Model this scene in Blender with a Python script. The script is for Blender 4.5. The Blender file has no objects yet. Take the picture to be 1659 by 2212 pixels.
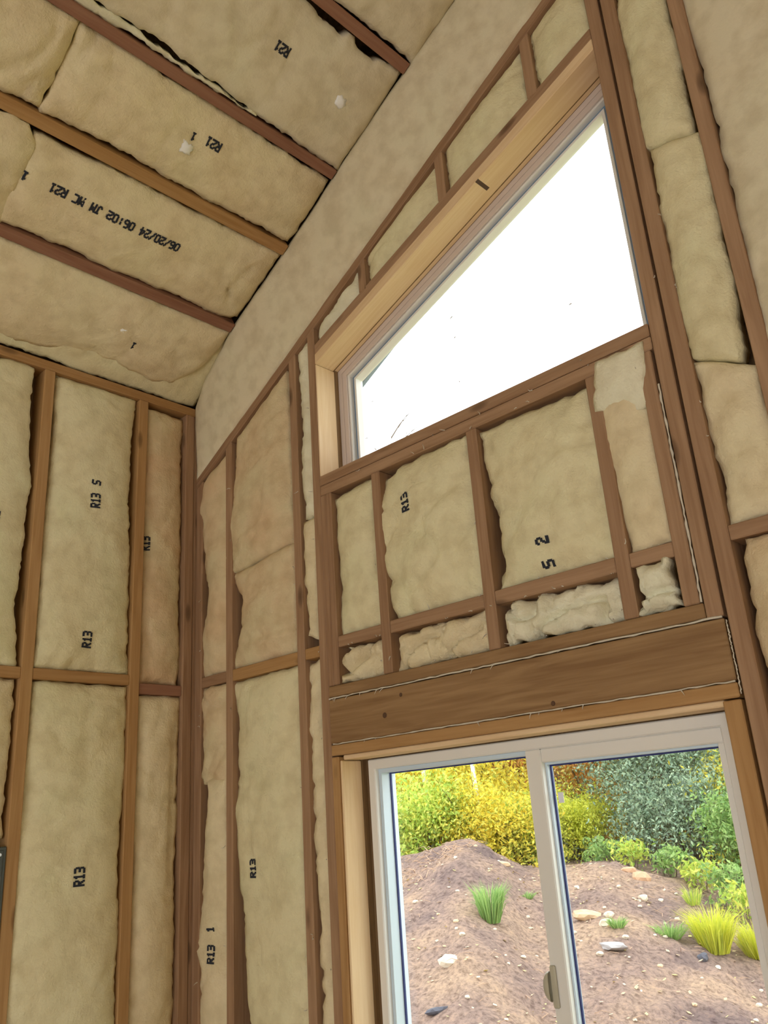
import bpy, bmesh, math, random
from mathutils import Vector, Matrix, noise

C = bpy.context.scene.collection
sc = bpy.context.scene
R_ = random.Random(7)

# ------------------------------------------------------------------ camera
cam_d = bpy.data.cameras.new('camera'); cam = bpy.data.objects.new('camera', cam_d); C.objects.link(cam)
CAM = Vector((2.777, -1.833, 1.84))
RX = Vector((0.71037609, 0.70078159, -0.06535263))
DN = Vector((-0.28354529, 0.19996381, -0.93787875))
FW = Vector((-0.64418, 0.68477707, 0.34075283))
m = Matrix.Identity(4)
for i in range(3):
    m[i][0] = RX[i]; m[i][1] = -DN[i]; m[i][2] = -FW[i]; m[i][3] = CAM[i]
cam.matrix_world = m
cam_d.sensor_fit = 'HORIZONTAL'; cam_d.sensor_width = 36; cam_d.lens = 36 * 1827.5 / 1659
cam_d.clip_start = 0.02; cam_d.clip_end = 300
sc.camera = cam

# ------------------------------------------------------------------ world, lights, exposure
w = bpy.data.worlds.new('overcast_sky'); sc.world = w; w.use_nodes = True
nt = w.node_tree; bg = nt.nodes['Background']
tc = nt.nodes.new('ShaderNodeTexCoord'); sp = nt.nodes.new('ShaderNodeSeparateXYZ'); rp = nt.nodes.new('ShaderNodeValToRGB')
nt.links.new(tc.outputs['Generated'], sp.inputs[0]); nt.links.new(sp.outputs['Z'], rp.inputs[0]); nt.links.new(rp.outputs[0], bg.inputs['Color'])
rp.color_ramp.elements[0].color = (0.90, 0.93, 0.97, 1); rp.color_ramp.elements[0].position = 0.0
rp.color_ramp.elements[1].color = (0.93, 0.97, 1.0, 1); rp.color_ramp.elements[1].position = 0.8
bg.inputs['Strength'].default_value = 3.9
sc.view_settings.view_transform = 'Standard'; sc.view_settings.look = 'None'
sc.view_settings.gamma = 1; sc.view_settings.use_curve_mapping = False
sc.view_settings.exposure = 0.0

def area(name, loc, target, sx, sy, power, col):
    d = bpy.data.lights.new(name, 'AREA'); d.shape = 'RECTANGLE'; d.size = sx; d.size_y = sy; d.energy = power; d.color = col
    o = bpy.data.objects.new(name, d); C.objects.link(o); o.location = loc
    o.rotation_euler = (Vector(target) - Vector(loc)).to_track_quat('-Z', 'Y').to_euler(); return o
ROOM_X, ROOM_Y, RIDGE = 6.0, -5.0, 3.0
# added fill lamps standing for daylight, two at the back wall, one at the right
area('fill_back_left', (1.9, ROOM_Y + .08, 1.35), (1.7, 0, 2.0), 1.7, 1.9, 12.5, (1.0, 0.92, 0.74))
area('fill_back_right', (4.4, ROOM_Y + .08, 1.35), (3.6, 0, 2.0), 1.7, 1.9, 8, (1.0, 0.97, 0.90))
area('fill_right', (ROOM_X - .08, -2.4, 1.5), (0, -1.6, 2.2), 1.9, 1.4, 9, (1.0, 0.98, 0.92))

# ------------------------------------------------------------------ materials
def newmat(name):
    mt = bpy.data.materials.new(name); mt.use_nodes = True
    return mt, mt.node_tree, mt.node_tree.nodes['Principled BSDF']
def ramp(nt, stops):
    r = nt.nodes.new('ShaderNodeValToRGB'); e = r.color_ramp.elements
    while len(e) < len(stops): e.new(0.5)
    for k, (p, c) in enumerate(stops): e[k].position = p; e[k].color = (*c, 1)
    return r
def plain(name, col, rough=0.6, metal=0.0, spec=0.5):
    mt, nt, b = newmat(name)
    b.inputs['Base Color'].default_value = (*col, 1); b.inputs['Roughness'].default_value = rough
    b.inputs['Metallic'].default_value = metal; b.inputs['Specular IOR Level'].default_value = spec
    n = nt.nodes.new('ShaderNodeTexNoise'); n.inputs['Scale'].default_value = 60
    bp = nt.nodes.new('ShaderNodeBump'); bp.inputs['Strength'].default_value = 0.06; bp.inputs['Distance'].default_value = .002
    nt.links.new(n.outputs[0], bp.inputs['Height']); nt.links.new(bp.outputs[0], b.inputs['Normal'])
    return mt
def wood(name, light, dark, rough=0.75, knots=True):
    mt, nt, b = newmat(name); L = nt.links.new
    t = nt.nodes.new('ShaderNodeTexCoord'); oi = nt.nodes.new('ShaderNodeObjectInfo')
    add = nt.nodes.new('ShaderNodeVectorMath'); add.operation = 'ADD'
    mul = nt.nodes.new('ShaderNodeMath'); mul.operation = 'MULTIPLY'; mul.inputs[1].default_value = 37
    L(oi.outputs['Random'], mul.inputs[0]); L(t.outputs['Object'], add.inputs[0]); L(mul.outputs[0], add.inputs[1])
    mp = nt.nodes.new('ShaderNodeMapping'); mp.inputs['Scale'].default_value = (26, 26, 1.6); L(add.outputs[0], mp.inputs[0])
    n = nt.nodes.new('ShaderNodeTexNoise'); n.inputs['Scale'].default_value = 1.6; n.inputs['Detail'].default_value = 5; n.inputs['Distortion'].default_value = 1.2
    L(mp.outputs[0], n.inputs[0])
    mp2 = nt.nodes.new('ShaderNodeMapping'); mp2.inputs['Scale'].default_value = (140, 140, 5); L(add.outputs[0], mp2.inputs[0])
    n2 = nt.nodes.new('ShaderNodeTexNoise'); n2.inputs['Scale'].default_value = 1; n2.inputs['Detail'].default_value = 3; L(mp2.outputs[0], n2.inputs[0])
    mx = nt.nodes.new('ShaderNodeMath'); mx.operation = 'MULTIPLY_ADD'; mx.inputs[1].default_value = .35; L(n2.outputs[0], mx.inputs[0]); L(n.outputs[0], mx.inputs[2])
    sub = nt.nodes.new('ShaderNodeMath'); sub.operation = 'MULTIPLY_ADD'; sub.inputs[1].default_value = .22; L(oi.outputs['Random'], sub.inputs[0]); L(mx.outputs[0], sub.inputs[2])
    mid = tuple((a + c) / 2 for a, c in zip(light, dark))
    r = ramp(nt, [(.45, light), (.72, mid), (1.0, dark)]); L(sub.outputs[0], r.inputs[0])
    last = r.outputs[0]
    if knots:
        mk = nt.nodes.new('ShaderNodeMapping'); mk.inputs['Scale'].default_value = (9, 9, 3.0); L(add.outputs[0], mk.inputs[0])
        v = nt.nodes.new('ShaderNodeTexVoronoi'); v.inputs['Scale'].default_value = 1.0; L(mk.outputs[0], v.inputs['Vector'])
        kr = ramp(nt, [(.0, (1, 1, 1)), (.09, (.6, .6, .6)), (.14, (0, 0, 0))]); L(v.outputs['Distance'], kr.inputs[0])
        mixk = nt.nodes.new('ShaderNodeMixRGB'); mixk.inputs[2].default_value = (*(c * .45 for c in dark), 1)
        L(kr.outputs[0], mixk.inputs[0]); L(last, mixk.inputs[1]); last = mixk.outputs[0]
    L(last, b.inputs['Base Color']); b.inputs['Roughness'].default_value = rough; b.inputs['Specular IOR Level'].default_value = .25
    bp = nt.nodes.new('ShaderNodeBump'); bp.inputs['Strength'].default_value = .25; bp.inputs['Distance'].default_value = .002
    L(mx.outputs[0], bp.inputs['Height']); L(bp.outputs[0], b.inputs['Normal'])
    return mt
def batt_mat(name, a, c, d, bump=.5):
    mt, nt, b = newmat(name); L = nt.links.new
    t = nt.nodes.new('ShaderNodeTexCoord')
    n = nt.nodes.new('ShaderNodeTexNoise'); n.inputs['Scale'].default_value = 4.5; n.inputs['Detail'].default_value = 4; n.inputs['Roughness'].default_value = .55
    L(t.outputs['Object'], n.inputs[0])
    r = ramp(nt, [(.32, a), (.52, c), (.72, d)]); L(n.outputs[0], r.inputs[0])
    n3 = nt.nodes.new('ShaderNodeTexNoise'); n3.inputs['Scale'].default_value = 17; n3.inputs['Detail'].default_value = 5
    L(t.outputs['Object'], n3.inputs[0])
    mx = nt.nodes.new('ShaderNodeMixRGB'); mx.blend_type = 'MULTIPLY'; mx.inputs[0].default_value = 1
    r3 = ramp(nt, [(.32, (.86, .84, .80)), (.58, (1, 1, 1))]); L(n3.outputs[0], r3.inputs[0]); L(r.outputs[0], mx.inputs[1]); L(r3.outputs[0], mx.inputs[2])
    L(mx.outputs[0], b.inputs['Base Color']); b.inputs['Roughness'].default_value = 1; b.inputs['Specular IOR Level'].default_value = .05
    n2 = nt.nodes.new('ShaderNodeTexNoise'); n2.inputs['Scale'].default_value = 130; n2.inputs['Detail'].default_value = 6; n2.inputs['Distortion'].default_value = .6
    L(t.outputs['Object'], n2.inputs[0])
    ad = nt.nodes.new('ShaderNodeMath'); ad.operation = 'MULTIPLY_ADD'; ad.inputs[1].default_value = 3.0
    L(n3.outputs[0], ad.inputs[0]); L(n2.outputs[0], ad.inputs[2])
    bp = nt.nodes.new('ShaderNodeBump'); bp.inputs['Strength'].default_value = bump; bp.inputs['Distance'].default_value = .006
    L(ad.outputs[0], bp.inputs['Height']); L(bp.outputs[0], b.inputs['Normal'])
    return mt
def leaf_mat(name, cols, trans=.45):
    mt, nt, b = newmat(name); L = nt.links.new
    g = nt.nodes.new('ShaderNodeNewGeometry'); k = len(cols)
    r = ramp(nt, [(i / max(1, k - 1), c) for i, c in enumerate(cols)]); L(g.outputs['Random Per Island'], r.inputs[0])
    L(r.outputs[0], b.inputs['Base Color']); b.inputs['Roughness'].default_value = .6
    tr = nt.nodes.new('ShaderNodeBsdfTranslucent'); L(r.outputs[0], tr.inputs[0])
    mx = nt.nodes.new('ShaderNodeMixShader'); mx.inputs[0].default_value = trans
    L(b.outputs[0], mx.inputs[1]); L(tr.outputs[0], mx.inputs[2]); L(mx.outputs[0], nt.nodes['Material Output'].inputs[0])
    return mt
M = {}
M['stud'] = wood('spruce_framing_lumber', (.45, .285, .17), (.29, .165, .09))
M['stud_warm'] = wood('yellow_pine_lumber', (.50, .30, .13), (.36, .19, .07))
M['purlin'] = wood('reddish_rafter_lumber', (.36, .19, .12), (.25, .115, .07))
M['header'] = wood('header_lumber', (.40, .25, .12), (.24, .135, .06), knots=False)
M['lit_lumber'] = wood('window_lit_lumber', (.88, .69, .45), (.76, .54, .31), knots=False)  # framing lumber in window light, the brightness put into the paler colour
M['osb'] = wood('wall_sheathing', (.30, .19, .09), (.16, .09, .04), knots=False)
M['floorwood'] = wood('plywood_subfloor', (.55, .40, .22), (.42, .28, .14), knots=False)
M['batt'] = batt_mat('glass_fibre_cream', (.80, .67, .44), (.82, .71, .47), (.81, .72, .47))
M['batt_green'] = batt_mat('glass_fibre_greenish', (.80, .71, .45), (.81, .74, .48), (.78, .74, .47))
M['batt_tan'] = batt_mat('glass_fibre_tan', (.72, .52, .32), (.74, .60, .38), (.72, .64, .40))
M['batt_pale'] = batt_mat('glass_fibre_pale', (.86, .80, .60), (.86, .82, .62), (.82, .80, .60))
M['batt_smooth'] = batt_mat('glass_fibre_smooth', (.75, .66, .47), (.77, .69, .50), (.76, .70, .50), bump=.25)
M['ink'] = plain('black_stencil_ink', (.035, .038, .05), .9, spec=.1)
M['vinyl'] = plain('white_window_vinyl', (.82, .81, .77), .35)
M['vinyl_blue'] = plain('outer_vinyl_edge', (.62, .74, .84), .3)
M['groove'] = plain('blue_grey_glazing_groove', (.16, .27, .40), .5)
M['gasket'] = plain('dark_blue_glazing_gasket', (.02, .03, .16), .5)
M['spacer'] = plain('grey_glass_spacer', (.42, .50, .56), .3, .4)
M['latchm'] = plain('beige_latch_plastic', (.50, .47, .36), .4)
M['grey_metal'] = plain('dark_grey_enamel', (.075, .085, .075), .45, .3)
M['screwm'] = plain('screw_zinc', (.6, .6, .58), .3, 1)
M['soffit'] = plain('pale_blue_soffit', (.26, .33, .42), .7)
M['siding'] = plain('tan_window_flange', (.66, .56, .50), .8)
M['tuft'] = plain('bright_white_fibre', (.95, .95, .93), .9)
M['sticker'] = plain('pale_sticker_paper', (.80, .80, .85), .6)
M['lint'] = plain('grey_white_lint', (.66, .60, .50), 1)
M['kerf_shade'] = plain('kerf_shadow', (.10, .06, .04), .9)  # dark slab colour standing for the shade inside the saw cut
# glass: clear sheet with fresnel reflection
gm, nt, b = newmat('window_glass'); L = nt.links.new
tr = nt.nodes.new('ShaderNodeBsdfTransparent'); tr.inputs[0].default_value = (.96, .975, .97, 1)
gl = nt.nodes.new('ShaderNodeBsdfGlossy'); gl.inputs['Roughness'].default_value = .01
lw = nt.nodes.new('ShaderNodeLayerWeight'); lw.inputs[0].default_value = .5
pw = nt.nodes.new('ShaderNodeMath'); pw.operation = 'POWER'; pw.inputs[1].default_value = 5; L(lw.outputs['Facing'], pw.inputs[0])
fr = nt.nodes.new('ShaderNodeMath'); fr.operation = 'MULTIPLY_ADD'; fr.inputs[1].default_value = .9; fr.inputs[2].default_value = .03; L(pw.outputs[0], fr.inputs[0])
mx = nt.nodes.new('ShaderNodeMixShader'); L(fr.outputs[0], mx.inputs[0]); L(tr.outputs[0], mx.inputs[1]); L(gl.outputs[0], mx.inputs[2])
L(mx.outputs[0], nt.nodes['Material Output'].inputs[0]); nt.nodes.remove(b); M['glass'] = gm

# ------------------------------------------------------------------ helpers
def new_obj(name, verts, faces, mat, parent=None, smooth=False, local=False):
    """one mesh object; its origin is put at the centre of its vertices"""
    me = bpy.data.meshes.new(name)
    if local: c = Vector((0, 0, 0))
    else:
        lo = [min(v[i] for v in verts) for i in range(3)]; hi = [max(v[i] for v in verts) for i in range(3)]
        c = Vector([(a + b_) / 2 for a, b_ in zip(lo, hi)])
    me.from_pydata([(v[0] - c[0], v[1] - c[1], v[2] - c[2]) for v in verts], [], faces)
    me.materials.append(mat)
    if smooth:
        for p in me.polygons: p.use_smooth = True
    me.update()
    o = bpy.data.objects.new(name, me); C.objects.link(o); o.location = c
    if parent: setpar(o, parent)
    return o
def setpar(o, parent):
    o.parent = parent
    pm = Matrix.Translation(parent.location) if parent.type != 'EMPTY' or True else parent.matrix_world
    pm = pm @ parent.rotation_euler.to_matrix().to_4x4() if parent.rotation_euler else pm
    p = parent.parent
    while p:
        pm = Matrix.Translation(p.location) @ p.rotation_euler.to_matrix().to_4x4() @ pm if not p.parent else pm; p = p.parent
    # parents here are never rotated before their children are attached, so a translation is enough
    g = Vector((0, 0, 0)); p = parent
    while p: g += p.location; p = p.parent
    o.location = o.location - g
def tag(o, label=None, cat=None, group=None, kind=None):
    if label: o['label'] = label
    if cat: o['category'] = cat
    if group: o['group'] = group
    if kind: o['kind'] = kind
    return o
def empty(name, loc):
    o = bpy.data.objects.new(name, None); C.objects.link(o); o.location = loc; o.empty_display_size = .1; return o
def bevel(o, wdt, seg=1):
    md = o.modifiers.new('bevel', 'BEVEL'); md.width = wdt; md.segments = seg; md.limit_method = 'ANGLE'; return o
HEXF = [(0, 3, 2, 1), (4, 5, 6, 7), (0, 1, 5, 4), (1, 2, 6, 5), (2, 3, 7, 6), (3, 0, 4, 7)]
def hexa(name, p8, mat, parent=None, bev=0.0025):
    o = new_obj(name, p8, HEXF, mat, parent)
    if bev: bevel(o, bev)
    return o
def box(name, x0, x1, y0, y1, z0, z1, mat, parent=None, bev=0.0025):
    return hexa(name, [(x0, y0, z0), (x1, y0, z0), (x1, y1, z0), (x0, y1, z0), (x0, y0, z1), (x1, y0, z1), (x1, y1, z1), (x0, y1, z1)], mat, parent, bev)
def board(name, p0, p1, wdt, dep, wdir, mat, parent=None, bev=.0025):
    """board from p0 to p1 (centre line); mesh is long in its local Z so the grain runs along it"""
    p0 = Vector(p0); p1 = Vector(p1); z = (p1 - p0); Ln = z.length; z.normalize()
    x = Vector(wdir); x = (x - z * x.dot(z)).normalized(); y = z.cross(x)
    a, d, l = wdt / 2, dep / 2, Ln / 2
    o = new_obj(name, [(-a, -d, -l), (a, -d, -l), (a, d, -l), (-a, d, -l), (-a, -d, l), (a, -d, l), (a, d, l), (-a, d, l)], HEXF, mat, None, local=True)
    rot = Matrix((x, y, z)).transposed().to_euler()
    o.rotation_euler = rot; o.location = (p0 + p1) / 2
    if parent: setpar(o, parent)
    if bev: bevel(o, bev)
    return o
def tube(pts, rads, n=6):
    V = []; F = []
    for k, p in enumerate(pts):
        p = Vector(p)
        a = Vector(pts[min(k + 1, len(pts) - 1)]) - Vector(pts[max(k - 1, 0)]); a.normalize()
        u = a.orthogonal().normalized(); v = a.cross(u)
        for j in range(n):
            t = 2 * math.pi * j / n; V.append(p + (u * math.cos(t) + v * math.sin(t)) * rads[k])
    for k in range(len(pts) - 1):
        for j in range(n):
            F.append((k * n + j, k * n + (j + 1) % n, (k + 1) * n + (j + 1) % n, (k + 1) * n + j))
    return V, F
def merge(parts):
    V = []; F = []
    for v, f in parts:
        o = len(V); V += v; F += [tuple(i + o for i in q) for q in f]
    return V, F

# ------------------------------------------------------------------ setting
PL = lambda x: 3.170 + .53 * x          # underside of the sloped top plate of the far wall
CE = lambda x: 3.526 + .533 * x         # plane of the rafter undersides (left slope)
CE2 = lambda x: CE(RIDGE) - .533 * (x - RIDGE)
SD = .089                               # stud depth
RO = dict(x0=.763, x1=2.01, z0=2.972, zl=3.419, zr=3.893)          # upper window opening
LO = dict(x0=.797, x1=2.008, z0=.82, z1=2.032)                     # lower window opening

def slab_xz(name, poly, holes, y0, y1, mat, parent=None):
    """wall slab in the XZ plane with openings"""
    bm = bmesh.new()
    loops = [poly] + holes; es = []
    for lp in loops:
        vs = [bm.verts.new((x, y0, z)) for x, z in lp]
        for i in range(len(vs)): es.append(bm.edges.new((vs[i], vs[(i + 1) % len(vs)])))
    bmesh.ops.triangle_fill(bm, use_beauty=True, edges=es)
    r = bmesh.ops.extrude_face_region(bm, geom=bm.faces[:])
    for v in [g for g in r['geom'] if isinstance(g, bmesh.types.BMVert)]: v.co.y = y1
    bmesh.ops.recalc_face_normals(bm, faces=bm.faces[:])
    me = bpy.data.meshes.new(name); bm.to_mesh(me); bm.free(); me.materials.append(mat)
    o = bpy.data.objects.new(name, me); C.objects.link(o)
    if parent: setpar(o, parent)
    return o
apex = CE(RIDGE) + .2
wall_far = slab_xz('wall_far', [(-.2, -.35), (ROOM_X + .2, -.35), (ROOM_X + .2, CE(0) + .15), (RIDGE, apex + .04), (-.2, CE(0) + .04)],
    [[(RO['x0'], RO['z0']), (RO['x1'], RO['z0']), (RO['x1'], RO['zr']), (RO['x0'], RO['zl'])],
     [(LO['x0'], LO['z0']), (LO['x1'], LO['z0']), (LO['x1'], LO['z1']), (LO['x0'], LO['z1'])]], SD, SD + .02, M['osb'])
tag(wall_far, 'far gable wall of open wood framing with two windows', kind='structure')
wall_left = box('wall_left', -SD - .02, -SD, ROOM_Y - .1, .09, 0, CE(0) + .1, M['osb'], bev=0)
tag(wall_left, 'left side wall of open studs filled with insulation', kind='structure')
floor = box('floor', -.12, ROOM_X + .12, ROOM_Y - .12, SD + .02, -.03, 0, M['floorwood'], bev=0)
tag(floor, 'plywood subfloor', kind='structure')
wall_right = tag(box('wall_right', ROOM_X, ROOM_X + .1, ROOM_Y - .1, .09, 0, CE(0) + .2, M['batt'], bev=0), 'right side wall behind the view', kind='structure')
wall_back = tag(slab_xz('wall_back', [(-.1, 0), (ROOM_X + .1, 0), (ROOM_X + .1, CE(0)), (RIDGE, apex), (-.1, CE(0))],
    [[(1.0, .35), (2.8, .35), (2.8, 2.35), (1.0, 2.35)], [(3.5, .35), (5.3, .35), (5.3, 2.35), (3.5, 2.35)]], ROOM_Y - .1, ROOM_Y, M['batt']), 'back wall behind the camera with two windows', kind='structure')
T = .16
def slope_slab(name, xa, za, xb, zb, mat):
    return hexa(name, [(xa, ROOM_Y - .1, za), (xb, ROOM_Y - .1, zb), (xb, .12, zb), (xa, .12, za),
                       (xa, ROOM_Y - .1, za + .03), (xb, ROOM_Y - .1, zb + .03), (xb, .12, zb + .03), (xa, .12, za + .03)], mat, bev=0)
ceiling = tag(slope_slab('ceiling', -.3, CE(-.3) + T, RIDGE, CE(RIDGE) + T, M['osb']), 'sloping ceiling of rafters and insulation', kind='structure')
ceiling2 = tag(slope_slab('ceiling_right_slope', RIDGE, CE(RIDGE) + T, ROOM_X + .3, CE2(ROOM_X + .3) + T, M['batt']), 'right slope of the ceiling beyond the ridge', kind='structure')
for x in (3.38, 3.72, 4.06):
    board('rafter', (x, ROOM_Y, CE2(x) + .07), (x, -.09, CE2(x) + .07), .038, .14, (1, 0, -.533), M['purlin'], ceiling2)

# framing of the far wall -------------------------------------------------
def stud(x0, x1, z0, z1a, z1b=None, mat=None, name='stud', y0=0.0, y1=SD, parent=None):
    z1b = z1a if z1b is None else z1b
    return hexa(name, [(x0, y0, z0), (x1, y0, z0), (x1, y1, z0), (x0, y1, z0), (x0, y0, z1a), (x1, y0, z1b), (x1, y1, z1b), (x0, y1, z1a)], mat or M['stud'], parent or wall_far)
def hboard(x0, x1, z0, z1, mat=None, name='block', y0=0.0, y1=SD, slope=0, parent=None):
    zc = (z0 + z1) / 2
    return board(name, (x0, (y0 + y1) / 2, zc), (x1, (y0 + y1) / 2, zc + slope * (x1 - x0)), z1 - z0, y1 - y0, (0, 0, 1), mat or M['stud'], parent or wall_far)
P0 = .038
stud(.000, .043, P0, PL(0), PL(.043), y0=.001)
stud(.203, .241, P0, PL(.203), PL(.241))
stud(.608, .646, P0, PL(.608), PL(.646))
stud(.719, .757, P0, PL(.719), PL(.757))
stud(.757, .7885, P0, 2.030, mat=M['stud_warm']); stud(.789, .797, P0, 2.018, mat=M['lit_lumber'], name='lit_jamb_face', y0=.005)                     # trimmer beside the lower window; added pale strip paints its window-lit face
stud(.7575, .783, 2.248, 2.898); stud(.7835, .809, 2.248, 2.898)
stud(1.004, 1.042, 2.248, 2.898); stud(1.404, 1.442, 2.248, 2.898); stud(1.812, 1.850, 2.248, 2.898)
stud(1.963, 2.001, 2.248, 2.898)
stud(2.010, 2.048, 2.21, PL(2.01), PL(2.048))
stud(2.056, 2.096, P0, PL(2.056), PL(2.096))
stud(2.008, 2.048, P0, 2.030, mat=M['stud_warm'])
for x in (2.235, 2.64): stud(x, x + .038, P0, PL(x), PL(x + .038))
for x in (3.05, 3.45, 3.86, 4.27, 4.67, 5.08, 5.49, 5.9): stud(x, x + .038, P0, min(PL(x), PL(2 * RIDGE - x - .08)), min(PL(x + .038), PL(2 * RIDGE - x - .08)))
hboard(0, .797, 0, P0, name='bottom_plate'); hboard(2.008, 5.95, 0, P0, name='bottom_plate')
for x0, x1, z0, z1 in [(.043, .203, 2.349, 2.387), (.241, .608, 2.345, 2.387), (.646, .719, 2.352, 2.388),
                       (.809, 1.004, 2.365, 2.401), (1.042, 1.404, 2.366, 2.404), (1.442, 1.812, 2.366, 2.405), (1.850, 1.963, 2.368, 2.404),
                       (2.096, 2.235, 2.370, 2.405), (2.273, 2.64, 2.372, 2.408)]:
    hboard(x0, x1, z0, z1, mat=M['stud_warm'] if x0 < .7 and x0 > .1 else None, y0=.002)
hboard(.757, 2.008, 2.936, 2.972, name='sill_plate', y0=-.001)
hboard(.757, 2.008, 2.899, 2.935, name='sill_plate', y0=.001)
hdr = hboard(.7575, 2.047, 2.070, 2.205, M['header'], 'header', y0=-.001)
hboard(.7575, 2.047, 2.034, 2.066, M['stud_warm'], 'header_plate', y0=.0)
hboard(.7575, 2.008, 2.212, 2.247, M['header'], 'header_plate', y0=.0)
SC = 1 / math.cos(math.atan(.38)); sl = .38
def sboard(x0, x1, zf, thick, slope, name, mat, y0=0.0, y1=SD):
    """board whose ends are plumb cut; zf(x) is its lower face"""
    L_ = math.hypot(x1 - x0, slope * (x1 - x0)); a = math.atan(slope)
    # local Z along the slope
    c = Vector(((x0 + x1) / 2, (y0 + y1) / 2, zf((x0 + x1) / 2)))
    zx = Vector((math.cos(a), 0, math.sin(a))); xx = Vector((-math.sin(a), 0, math.cos(a))); yy = zx.cross(xx)
    rot = Matrix((xx, yy, zx)).transposed(); inv = rot.transposed()
    P = []
    for (x, z) in ((x0, 0), (x0, thick), (x1, 0), (x1, thick)):
        for y in (y0, y1):
            P.append(inv @ (Vector((x, y, zf(x) + z)) - c))
    v = [P[0], P[1], P[3], P[2], P[4], P[5], P[7], P[6]]
    o = new_obj(name, v, [tuple(reversed(f)) for f in HEXF], mat, None, local=True)
    o.rotation_euler = rot.to_euler(); o.location = c; setpar(o, wall_far); bevel(o, .002); return o
HD = lambda x: RO['zl'] + .38 * (x - RO['x0'])
sboard(.7575, 2.0095, HD, .0405, .38, 'window_head_plate', M['lit_lumber'])
sboard(.7575, 2.0095, lambda x: HD(x) + .041, .0405, .38, 'window_head_plate', M['stud'], y0=.001)
sboard(.0, RIDGE, PL, .043, .53, 'top_plate', M['stud'])
sboard(.0, RIDGE, lambda x: PL(x) + .0435, .043, .53, 'top_plate', M['stud'], y0=.004)
for x in (1.004, 1.394, 1.775):
    stud(x, x + .036, HD(x) + .083, PL(x), PL(x + .036), name='cripple_stud')
stud(.7575, .7628, 2.973, 3.416, name='window_buck', mat=M['lit_lumber'], y0=.0005, y1=.109)
box('window_buck', .7575, 2.0095, .089, .109, 2.9, 2.9715, M['osb'], wall_far)
# pale reveal lining of the upper opening beyond the studs
sboard(.7575, 2.0095, lambda x: HD(x) + .0, .04, .38, 'window_buck', M['lit_lumber'], y0=.0895, y1=.109)
stud(2.0096, 2.04, 2.973, HD(2.01), name='window_buck', mat=M['osb'], y0=.0895, y1=.109)
hboard(.7975, 2.0075, 2.0195, 2.0335, M['lit_lumber'], 'lit_underside_strip', y0=.012, y1=.0885)  # added pale strip, paints the header underside as lit from outdoors
# knots, nail heads, the saw kerf in the window head
def disc(name, c, r, nrm, mat, parent, h=.0012, n=10, sy=1.0):
    nrm = Vector(nrm).normalized(); u = nrm.orthogonal().normalized(); v = nrm.cross(u); c = Vector(c)
    V = []
    for k in (0, 1):
        for j in range(n):
            t = 2 * math.pi * j / n; V.append(c + nrm * (h * k) + (u * math.cos(t) + v * math.sin(t) * sy) * r * (1 - .25 * k))
    F = [tuple(range(n, 2 * n))] + [(j, (j + 1) % n, n + (j + 1) % n, n + j) for j in range(n)]
    return new_obj(name, V, F, mat, parent)
kn = plain('dark_knot', (.10, .05, .025), .8)
disc('knot', (1.0, -.002, 2.128), .0085, (0, -1, 0), kn, wall_far)
disc('knot', (1.585, -.002, 2.083), .0065, (0, -1, 0), kn, wall_far)
disc('knot', (2.074, -.0005, 1.80), .007, (0, -1, 0), kn, wall_far)
disc('knot', (1.07, -.0015, 2.178), .006, (0, -1, 0), kn, wall_far)
kx = 1.55
k = .038
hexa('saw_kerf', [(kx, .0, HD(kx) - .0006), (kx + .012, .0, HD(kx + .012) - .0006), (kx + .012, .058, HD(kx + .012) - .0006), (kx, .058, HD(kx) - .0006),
                  (kx, .0, HD(kx) + .002), (kx + .012, .0, HD(kx + .012) + .002), (kx + .012, .058, HD(kx + .012) + .002), (kx, .058, HD(kx) + .002)], M['kerf_shade'], wall_far, 0)

# lint caught in the joints of the header ---------------------------------
def lint(x0, x1, z, seed, parent, y=-.0012, th=.0035):
    rr = random.Random(seed); parts = []; pts = []; rad = []
    n = 60
    for i in range(n + 1):
        x = x0 + (x1 - x0) * i / n
        pts.append((x, y, z + rr.uniform(-.0012, .0012))); rad.append(th * rr.uniform(.55, 1.1) * .8)
    parts.append(tube(pts, rad, 5))
    for i in range(9):
        x = rr.uniform(x0, x1); a = rr.uniform(-2.6, -.4); l = rr.uniform(.008, .02)
        p = [(x, y, z), (x + math.cos(a) * l * .5, y - .004, z + math.sin(a) * l * .4), (x + math.cos(a) * l, y - .007, z + math.sin(a) * l)]
        parts.append(tube(p, [.0016, .0012, .0004], 4))
    V, F = merge(parts)
    return tag(new_obj('caught_fibre', V, F, M['lint'], parent, True), 'thin pale line of fibre caught in the joint', kind='stuff')
lint(.76, 2.045, 2.2085, 1, wall_far); lint(.77, 2.045, 2.068, 2, wall_far, th=.0028)
lint(2.2, 1.35, 2.0, 5, wall_far, th=.0001) if False else None
# vertical lint along joint of the right studs and the left corner joint
def vlint(x, z0, z1, seed, y, parent, th=.0025):
    rr = random.Random(seed); pts = []; rad = []
    n = 50
    for i in range(n + 1):
        z = z0 + (z1 - z0) * i / n; pts.append((x + rr.uniform(-.0012, .0012), y, z)); rad.append(th * rr.uniform(.5, 1.1))
    V, F = tube(pts, rad, 5)
    return tag(new_obj('caught_fibre', V, F, M['lint'], parent, True), kind='stuff')
vlint(2.0055, 2.25, 2.80, 3, .002, wall_far, .0034); vlint(2.052, 2.04, 2.2, 4, .001, wall_far, .002)

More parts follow.
